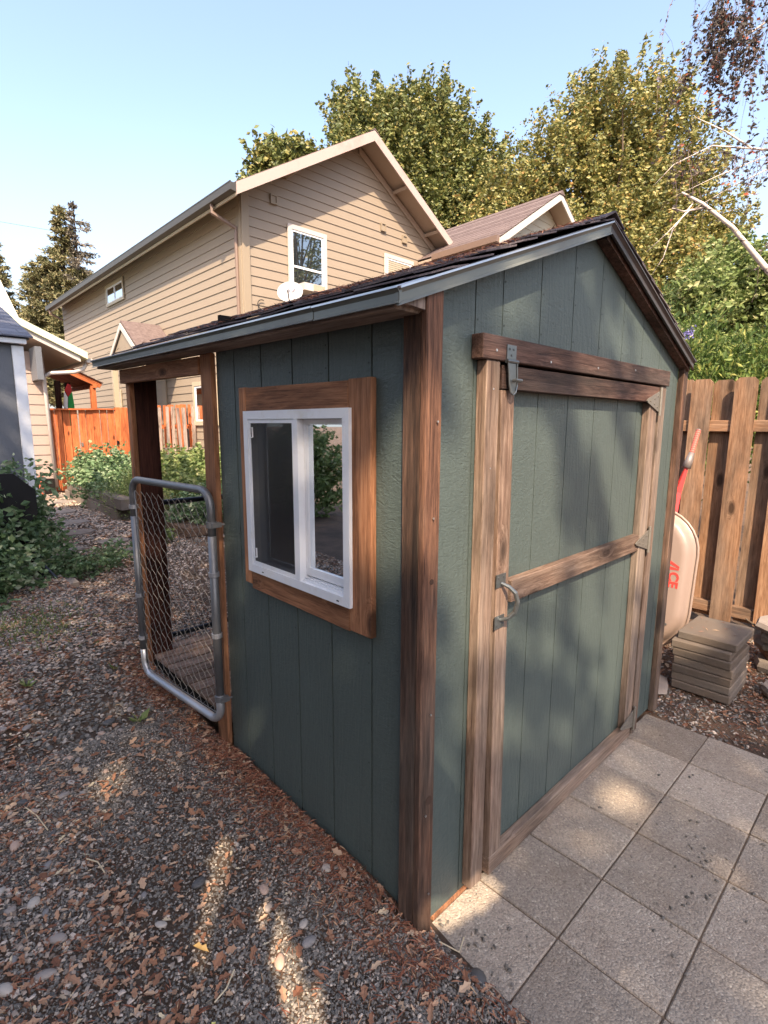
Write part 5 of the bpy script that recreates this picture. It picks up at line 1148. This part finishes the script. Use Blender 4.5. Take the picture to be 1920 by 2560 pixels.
lb_.tube([(4.90, .79, 3.52), (4.80, .97, 3.50), (4.72, 1.05, 3.53)], [.012, .009, .006], 8)
lb_.tube([(6.12, -.55, 4.2), (5.6, .2, 4.02), (5.26, .57, 4.07), (5.1, .75, 4.22), (4.90, .975, 4.36)], [.024, .014, .010, .007, .003], 8)
lb_.tube([(5.26, .57, 4.07), (5.05, .85, 4.12), (4.86, 1.12, 3.98), (4.75, 1.25, 3.80)], [.008, .007, .005, .002], 6)
lb_.tube([(5.5, .28, 3.98), (5.2, .70, 3.75), (5.0, 1.0, 3.55)], [.007, .005, .002], 6); lb_.tube([(5.35, .45, 4.0), (5.1, .8, 3.85), (4.9, 1.1, 3.70)], [.006, .004, .002], 6)
lb_.tube([(4.83, .9, 3.57), (4.78, 1.05, 3.35), (4.80, 1.12, 3.12), (4.74, 1.20, 2.95)], [.007, .006, .004, .002], 6); lb_.tube([(4.80, .92, 3.5), (4.70, 1.08, 3.3), (4.62, 1.22, 3.15)], [.006, .004, .002], 6)
lb_.tube([(6.15, -.5, 5.6), (5.7, .2, 6.2), (5.2, .8, 6.3), (4.9, 1.2, 5.9)], [.03, .02, .013, .006], 6); lb_.tube([(6.15, -.5, 5.0), (5.9, .0, 5.4), (5.5, .5, 5.3), (5.2, .85, 5.0)], [.03, .02, .012, .005], 6)
lb_.build('limbs', M_BIRCH, bt, True)
tw_ = MB(); LP_ = []; BP_ = []
def strand(x, y, z0, L, leafy, redden):
    pts = []; sx, sy = random.gauss(0, .22), random.gauss(0, .22); p1, p2 = random.uniform(0, 6), random.uniform(0, 6)
    for k in range(9): f = k/8; pts.append((x+sx*(1-(1-f)**2)*L+.022*math.sin(p1+f*7), y+sy*(1-(1-f)**2)*L+.022*math.sin(p2+f*6), z0-L*f**1.25))
    tw_.tube(pts, [.0026]*5+[.002, .0016, .0012, .001], 4, False)
    for q in range(random.randint(1, 4)):
        i = random.randint(1, 6); a = Vector(pts[i]); d = Vector((random.gauss(0, .10), random.gauss(0, .10), -random.uniform(.05, .18))); tw_.tube([a, a+d*.5+Vector((d.x*.25, d.y*.25, .01)), a+d], .0011, 3, False)
        for _ in range(int(leafy*.05)+1): t = random.random(); (LP_ if redden else BP_).append(tuple(a+d*t+Vector((random.gauss(0, .012), random.gauss(0, .012), random.gauss(0, .01)))))
    n = int(L*leafy)
    for _ in range(n):
        k = random.uniform(0, 7.99); i = int(k); a = Vector(pts[i]).lerp(Vector(pts[i+1]), k-i); (LP_ if redden else BP_).append((a.x+random.gauss(0, .02), a.y+random.gauss(0, .02), a.z+random.uniform(-.02, .02)))
for i in range(95):
    f = random.random(); a = random.uniform(-.75, .0)
    # sheet of strands hanging from the upper limbs; dense toward the right
    s = random.random()**1.3; x = 4.93+.95*(1-s)+random.uniform(-.05, .25); y = 1.10-1.35*(1-s)+random.uniform(-.1, .1)
    strand(x, y, random.uniform(5.1, 6.2), random.uniform(.5, 1.5), random.choice([14, 30, 75]), random.random() < .55)
for i in range(26): strand(5.05+random.uniform(-.12, .22), .82+random.uniform(-.2, .12), random.uniform(4.9, 5.5), random.uniform(.4, .8), 120, True)
for i in range(30):
    s = random.random(); strand(4.8+.8*s, 1.12-.95*s+random.uniform(-.1, .1), random.uniform(4.0, 4.2), random.uniform(.15, .7), 26, True)
for i in range(26): s = random.random(); strand(5.3+.7*s, .35-.8*s, random.uniform(3.2, 5.0), random.uniform(.4, 1.0), 26, random.random() < .4)
tw_.build('twigs', plain('purple_brown_twig', (.13, .085, .085), .6), bt)
leafmesh('leaves', np.array(LP_), .020, ML7, bt, wid=.95); leafmesh('leaves', np.array(BP_), .016, ML8, bt, wid=.9)

ry = empty('backyard_tree', (17, -8.5, -.1), 'sparse tree far to the right outside the frame, mirrored in the house windows', 'tree')
q, p, dr, ln = crown_pts([(17, -8.5, 10.5, 2.6, 3.2), (14.8, -8.0, 9.0, 1.5, 1.8), (19, -8.8, 9.2, 1.6, 2.0), (17, -8.5, 14.0, 1.8, 2.0)], 170, 30, 1.3, .18)
leafmesh('crown', q, .09, ML2, ry); limbs(ry, (17, -8.5, -.1), (17, -8.5, 7.5), p+dr*ln[:, None]*.5, .3, M_BARK, 60)
# --- left side plants
random.seed(9)
shrub('tomato_plant', 'sprawling tomato plant around the black compost tumbler at the left edge', (-.55, 4.55, .1), [(-.75, 4.5, .75, .38, .25), (-.40, 4.65, .80, .30, .22), (-.9, 4.2, .4, .4, .35), (-.55, 4.25, .28, .32, .26), (-.25, 4.5, .38, .24, .26), (-.10, 4.72, .62, .12, .25), (-.8, 3.9, .25, .3, .2), (-.50, 4.12, .55, .12, .28), (-.72, 4.08, .85, .18, .18), (-.6, 4.7, .5, .4, .4)], ML5, 760, 26, .027, .26, .06, False, 'plant', 50, up=.3)
shrub('ground_vine', 'low leafy vine sprawling from the tomato plant across the gravel path', (.2, 4.6, .1), [(.05, 4.45, .11, .20, .06), (.25, 4.58, .12, .20, .05), (.45, 4.62, .12, .16, .04), (.62, 4.72, .12, .14, .04), (.0, 4.8, .2, .16, .12), (.85, 4.95, .12, .1, .04)], ML5, 120, 13, .022, .12, .05, False, 'plant', 26, up=.3)
bin_ = empty('compost_tumbler', (-.42, 4.42, .1), 'black plastic compost tumbler half hidden in the tomato leaves', 'compost bin')
V, F = [], []
def octa(r0, y0, r1, y1):
    a = [(-.38+r0*math.cos(math.pi/8+math.pi/4*k), y0, .80+r0*math.sin(math.pi/8+math.pi/4*k)) for k in range(8)]; b = [(-.38+r1*math.cos(math.pi/8+math.pi/4*k), y1, .80+r1*math.sin(math.pi/8+math.pi/4*k)) for k in range(8)]; return a, b
m = MB(); a, b = octa(.25, 4.30, .25, 4.9); m.add(a+b, [tuple(range(7, -1, -1)), tuple(range(8, 16))]+[(k, (k+1) % 8, (k+1) % 8+8, k+8) for k in range(8)]); m.build('drum', M_BLACK, bin_)
m = MB(); a, b = octa(.27, 4.265, .27, 4.298); m.add(a+b, [tuple(range(7, -1, -1)), tuple(range(8, 16))]+[(k, (k+1) % 8, (k+1) % 8+8, k+8) for k in range(8)]); m.build('end_rim', plain('black_rim', (.014, .014, .015), .5, spec=.25), bin_)
m = MB(); m.tube([(-.62, 4.35, .1), (-.38, 4.35, .8), (-.12, 4.35, .1)], .02, 8); m.build('stand', M_BLACK, bin_)
mp_ = MB().tube([(-.35, 4.40, .75), (-.15, 4.30, .28), (-.05, 4.22, .12)], .013, 8).build('support_stake', M_BLACKWIRE, None); setp(mp_, 'black stake slanting out of the tomato leaves onto the grey slab', 'stake')
tm_ = [(-.72, 4.02, .60), (-.70, 4.05, .55), (-.66, 4.05, .70), (-.69, 4.0, .50), (-.78, 4.02, .66)]
TL = ['largest', 'lowest on the left', 'topmost', 'lowest on the right', 'leftmost']
for i, p in enumerate(tm_):
    o = obj('tomato', PEB[2], None, Matrix.Translation(p) @ Matrix.Scale(.014+.004*(i == 0), 4), label=f'small tomato among the leaves at the left edge, {TL[i]} of the five', cat='tomato', group='tomatoes on the plant at the left'); 
shrub('peony_shrub', 'leafy green shrub spilling over the block planter in front of the orange fence', (1.85, 8.9, .2), [(1.8, 8.9, .65, .40, .32), (2.1, 8.7, .55, .4, .32), (1.60, 8.5, .42, .30, .26), (1.55, 8.0, .38, .28, .26), (1.6, 9.3, .5, .3, .3)], ML5, 440, 24, .031, .25, .06, False, 'shrub', 30, up=.6)
shrub('fern_shrub', 'feathery yellow green plant beside the path left of the run', (1.65, 7.4, .1), [(1.55, 7.4, .34, .26, .24), (1.75, 7.2, .38, .30, .25), (1.55, 6.95, .25, .24, .18), (1.95, 7.6, .5, .3, .3), (1.9, 6.6, .28, .28, .2)], ML6, 560, 24, .030, .24, .045, True, 'shrub', 24)
shrub('bed_foliage', 'bushy garden bed seen through the chain link gate', (2.6, 7.4, .1), [(2.3, 7.0, .45, .4, .35), (2.8, 7.4, .55, .5, .4), (3.3, 8.0, .5, .5, .4), (2.5, 6.4, .35, .4, .3), (3.0, 8.8, .6, .6, .3)], ML6, 460, 22, .036, .26, .06, False, 'plants', 30)
shrub('dark_bed_plant', 'dark green low plant behind the rear gate of the run', (2.2, 5.5, .1), [(2.05, 5.6, .3, .32, .22), (2.45, 5.5, .3, .35, .25), (1.8, 5.9, .26, .2, .15)], ML5, 230, 22, .032, .2, .05, False, 'plant', 20)
shrub('corner_bush', 'low green seedlings poking out beside the run post', (1.1, 5.1, .1), [(1.10, 5.1, .13, .10, .07), (1.25, 5.2, .13, .1, .06)], ML6, 26, 14, .028, .1, .04, False, 'plant', 6)
shrub('boxwood_bush', 'rounded yellow green bush left of the grey shed, outside the frame', (-3.4, 5.4, .1), [(-3.4, 5.4, .75, .62, .7)], ML6, 420, 22, .034, .15, .05, False, 'shrub', 20)
# weeds in the gravel
def weed(x, y, label, n, L, mat):
    z = float(gz(x, y)); d = np.stack([np.cos(np.arange(n)*2.4), np.sin(np.arange(n)*2.4), rng.uniform(.35, 1.3, n)], 1)
    t = empty('weed', (x, y, z), label, 'weed'); leafmesh('leaves', np.tile([[x, y, z+.004]], (n, 1)), L, mat, t, [(0, 0, 0), (.22, .45, .05), (0, 1, -.1), (-.22, .45, .05)], lookrot(d), 1.0)
for (a, nm, n, L) in (((-.20, 2.18), 'bright green seedling with upright leaves left of the gate foot', 7, .045), ((-.27, 1.60), 'grey green weed rosette between the pebbles below the gate', 9, .055), ((-.62, 2.26), 'flat pale weed rosette in the leaf litter', 9, .045)):
    weed(*a, nm, n, L, ML4 if 'bright' in nm else ML6)
gt = empty('grass_tuft', (-.35, 3.2, .05), kind='stuff')
n = 900; x = rng.normal(-.42, .16, n); y = rng.normal(3.1, .22, n); k = x < -.05; x = x[k]; y = y[k]; d = rng.normal(0, .6, (len(x), 3))+np.array([0, 0, 1])
leafmesh('grass', np.stack([x, y, gz(x, y)], 1), .035, ML6, gt, BLADE, lookrot(d), .5)
# path and planter
gpth = empty('garden_path', (.7, 6, .1), kind='structure')
def flagstone(x, y, w, d, seed):
    r = random.Random(seed); n = 8; z = float(gz(x, y)); pts = [(x+math.cos(2*math.pi*i/n)*w*r.uniform(.8, 1.1), y+math.sin(2*math.pi*i/n)*d*r.uniform(.8, 1.1)) for i in range(n)]
    mk('flagstone', [(a, b, z-.02) for a, b in pts]+[(a, b, z+.022) for a, b in pts], [tuple(range(n-1, -1, -1)), tuple(range(n, 2*n))]+[(i, (i+1) % n, (i+1) % n+n, i+n) for i in range(n)], M_FLAG, gpth)
for i, (x, y, w, d) in enumerate(((.60, 6.3, .22, .20), (.80, 5.5, .2, .16), (.86, 5.05, .16, .12), (.75, 7.1, .25, .2), (.85, 8.2, .28, .22), (1.05, 9.4, .3, .25), (1.2, 10.3, .3, .25), (.35, 5.4, .14, .1), (.55, 6.9, .16, .12))): flagstone(x, y, w, d, i)
gslab = MB().add([(-.30, 4.02, .03), (.10, 4.13, .035), (.10, 4.42, .04), (-.30, 4.36, .04), (-.30, 4.02, .072), (.10, 4.13, .077), (.10, 4.42, .085), (-.30, 4.36, .085)], [(3, 2, 1, 0), (4, 5, 6, 7), (0, 1, 5, 4), (1, 2, 6, 5), (2, 3, 7, 6), (3, 0, 4, 7)]).build('concrete_slab', M_FLAG, None); setp(gslab, 'pale grey concrete slab under the edge of the tomato plant', 'slab')
pl = empty('block_planter', (1.45, 9, .1), 'low retaining wall of grey blocks holding the planting bed by the orange fence', 'planter')
BM = meshdata('retaining_block', *cboxvf(.195, .10, .165, .012), M_BLOCK)
for j in range(2):
    for k in range(8):
        y = 9.95-.40*k-(.2 if j else 0); obj('retaining_block', BM, pl, Matrix.Translation((1.47-.012*k, y, .10+.168*j)) @ Matrix.Rotation(R(90)+random.uniform(-.02, .02), 4, 'Z'))
    for k in range(4): obj('retaining_block', BM, pl, Matrix.Translation((1.78+.40*k, 10.1, .10+.168*j)))
MB().box(1.55, 4.1, 5.2, 10.0, .10, .20).build('bed_soil', M_SOIL, pl)
for i, (p, q, lb) in enumerate((((2.54, 9.0, 1.0), (2.80, 9.0, .58), 'upper left'), ((3.17, 9.02, .89), (2.60, 9.0, .42), 'crossing'), ((2.74, 8.97, .66), (3.70, 8.97, .44), 'lowest, nearly level'))):
    o = board('garden_stake', p, q, .035, .02, (0, -1, 0), M_CEDAR, None); setp(o, f'thin cedar stake in the planting bed, {lb} one of the three', 'stake', 'cedar stakes in the bed')
# fallen twigs and a curled yellow leaf near the camera
def bigleaf(x, y, s, mat, label, tilt=.3, rz_=0):
    me = meshdata('fallen_leaf', [(a*s*.6, b*s, c*s*1.2+abs(a)*s*.15) for a, b, c in LEAF], LEAFF, mat)
    obj('fallen_leaf', me, None, Matrix.Translation((x, y, float(gz(x, y))+.016)) @ Matrix.Rotation(rz_, 4, 'Z') @ Matrix.Rotation(tilt, 4, 'X'), label=label, cat='leaf')
bigleaf(-.535, .335, .026, plain('yellow_brown_leaf', (.42, .26, .08), .6, var=.2), 'curled yellow brown leaf at the foot of the sunlit streak', .5, .9)
bigleaf(-.60, .13, .014, plain('pale_yellow_leaf', (.55, .50, .16), .6), 'small pale yellow leaf near the bottom edge of the picture', .1, 2)
for i, (pts, lb) in enumerate(((((-.80, 1.30), (-.775, 1.22), (-.76, 1.12)), 'thin bent pale twig among the left pebbles'), (((-.69, .90), (-.665, .86), (-.66, .80)), 'pale straw stalk in the middle of the gravel'), (((.03, -.10), (.08, -.14), (.13, -.12)), 'pale dry stalk bent over the corner paver'), (((-.57, .18), (-.53, .19), (-.49, .22)), 'cream coloured twig at the bottom of the gravel'))):
    o = MB().tube([(x, y, max(float(gz(x, y)), -.185 if x > .02 else -1)+.012) for x, y in pts], .0022, 5).build('dry_twig', plain('straw', (.55, .45, .30), .7), None, label=lb, cat='twig')

# --- trees behind the photographer whose canopy shades the yard, thinned and holed to shape the dapples
def gapdist(mx, my):
    d = np.full(len(mx), 9.)
    for (x0, y0, x1, y1, r) in GAPS:
        dx, dy = x1-x0, y1-y0; L2 = dx*dx+dy*dy+1e-9; t = np.clip(((mx-x0)*dx+(my-y0)*dy)/L2, 0, 1); d = np.minimum(d, np.hypot(mx-x0-t*dx, my-y0-t*dy)-r)
    return d
def shade_trees():
    n = 62000; mx = rng.uniform(-4.2, 2.95, n); my = rng.uniform(-2.6, 8.2, n); edge = fbm(my, my*.3, 1.2, 8)*.10
    keep = (mx < 2.66+edge+.25*sst(1.2, 1.6, my)) | (my < -.05)
    keep &= ~((mx > my*.858+.04) & (mx > .2) & (mx < 2.9) & (my > .1) & (my < 1.7) & (rng.uniform(0, 1, n) < np.clip(.45+.75*fbm(mx, my, 5.2, 22), 0, .92)))
    keep &= ~((my > 7.0) & (rng.uniform(0, 1, n) < .5)); low = (mx > -1.1) & (mx < .24) & (my > -.5) & (my < .85); keep &= (gapdist(mx, my) > .035) & ~low
    mx = mx[keep]; my = my[keep]; h = rng.uniform(9.5, 11.3, len(mx))+.5*np.sin(mx*1.7)+.4*np.sin(my*1.3)
    s = np.array(SUN)/SUN.z; pos = np.stack([mx+s[0]*h, my+s[1]*h, h], 1)
    roots = [(-10.0, -2.2, 'broad shade tree behind the photographer, left of the other two'), (-7.6, -7.6, 'shade tree standing directly behind the photographer'), (-4.2, -9.6, 'shade tree behind the photographer nearest the patio')]
    own = np.argmin(np.stack([np.hypot(pos[:, 0]-r[0], pos[:, 1]-r[1]) for r in roots], 1), 1)
    for i, r in enumerate(roots):
        t = empty('shade_tree', (r[0], r[1], -.1), r[2]+', outside the frame', 'tree', 'shade trees behind the photographer'); p = pos[own == i]
        leafmesh('crown', p, .062, ML9, t, rot=randrot(len(p), .7))
        m = MB(); m.tube([(r[0], r[1], -.2), (r[0]+.1, r[1], 4.5), (r[0], r[1]+.1, 8.6)], [.24, .19, .12], 8)
        for a in range(9): an = a*.7; m.tube([(r[0], r[1]+.1, 8.2), (r[0]+1.1*math.cos(an), r[1]+1.1*math.sin(an), 9.6), (r[0]+2.1*math.cos(an), r[1]+2.1*math.sin(an), 10.2)], [.05, .03, .01], 5, False)
        m.build('trunk', M_BARK, t)
shade_trees()
def added_low_branch():  # added unseen foliage, set close so the ground sun streaks come out sharp
    n = 30000; mx = rng.uniform(-1.25, .36, n); my = rng.uniform(-.62, .98, n); keep = gapdist(mx, my) > .008; mx = mx[keep]; my = my[keep]
    h = rng.uniform(2.7, 3.1, len(mx)); s = np.array(SUN)/SUN.z; pos = np.stack([mx+s[0]*h, my+s[1]*h, h], 1)
    t = empty('added_shade_tree', (-3.6, -3.4, -.1), 'added small low-branched tree just behind the photographer, outside the frame, shaping the sun streaks on the gravel', 'tree')
    leafmesh('crown', pos, .030, ML9, t, rot=randrot(len(pos), .6))
    m = MB(); m.tube([(-3.6, -3.4, -.2), (-3.5, -3.2, 1.4), (-3.0, -2.6, 2.5), (-2.3, -2.0, 2.9), (-1.8, -1.5, 2.95)], [.07, .055, .04, .02, .008], 8); m.build('trunk', M_BARK, t)
added_low_branch()
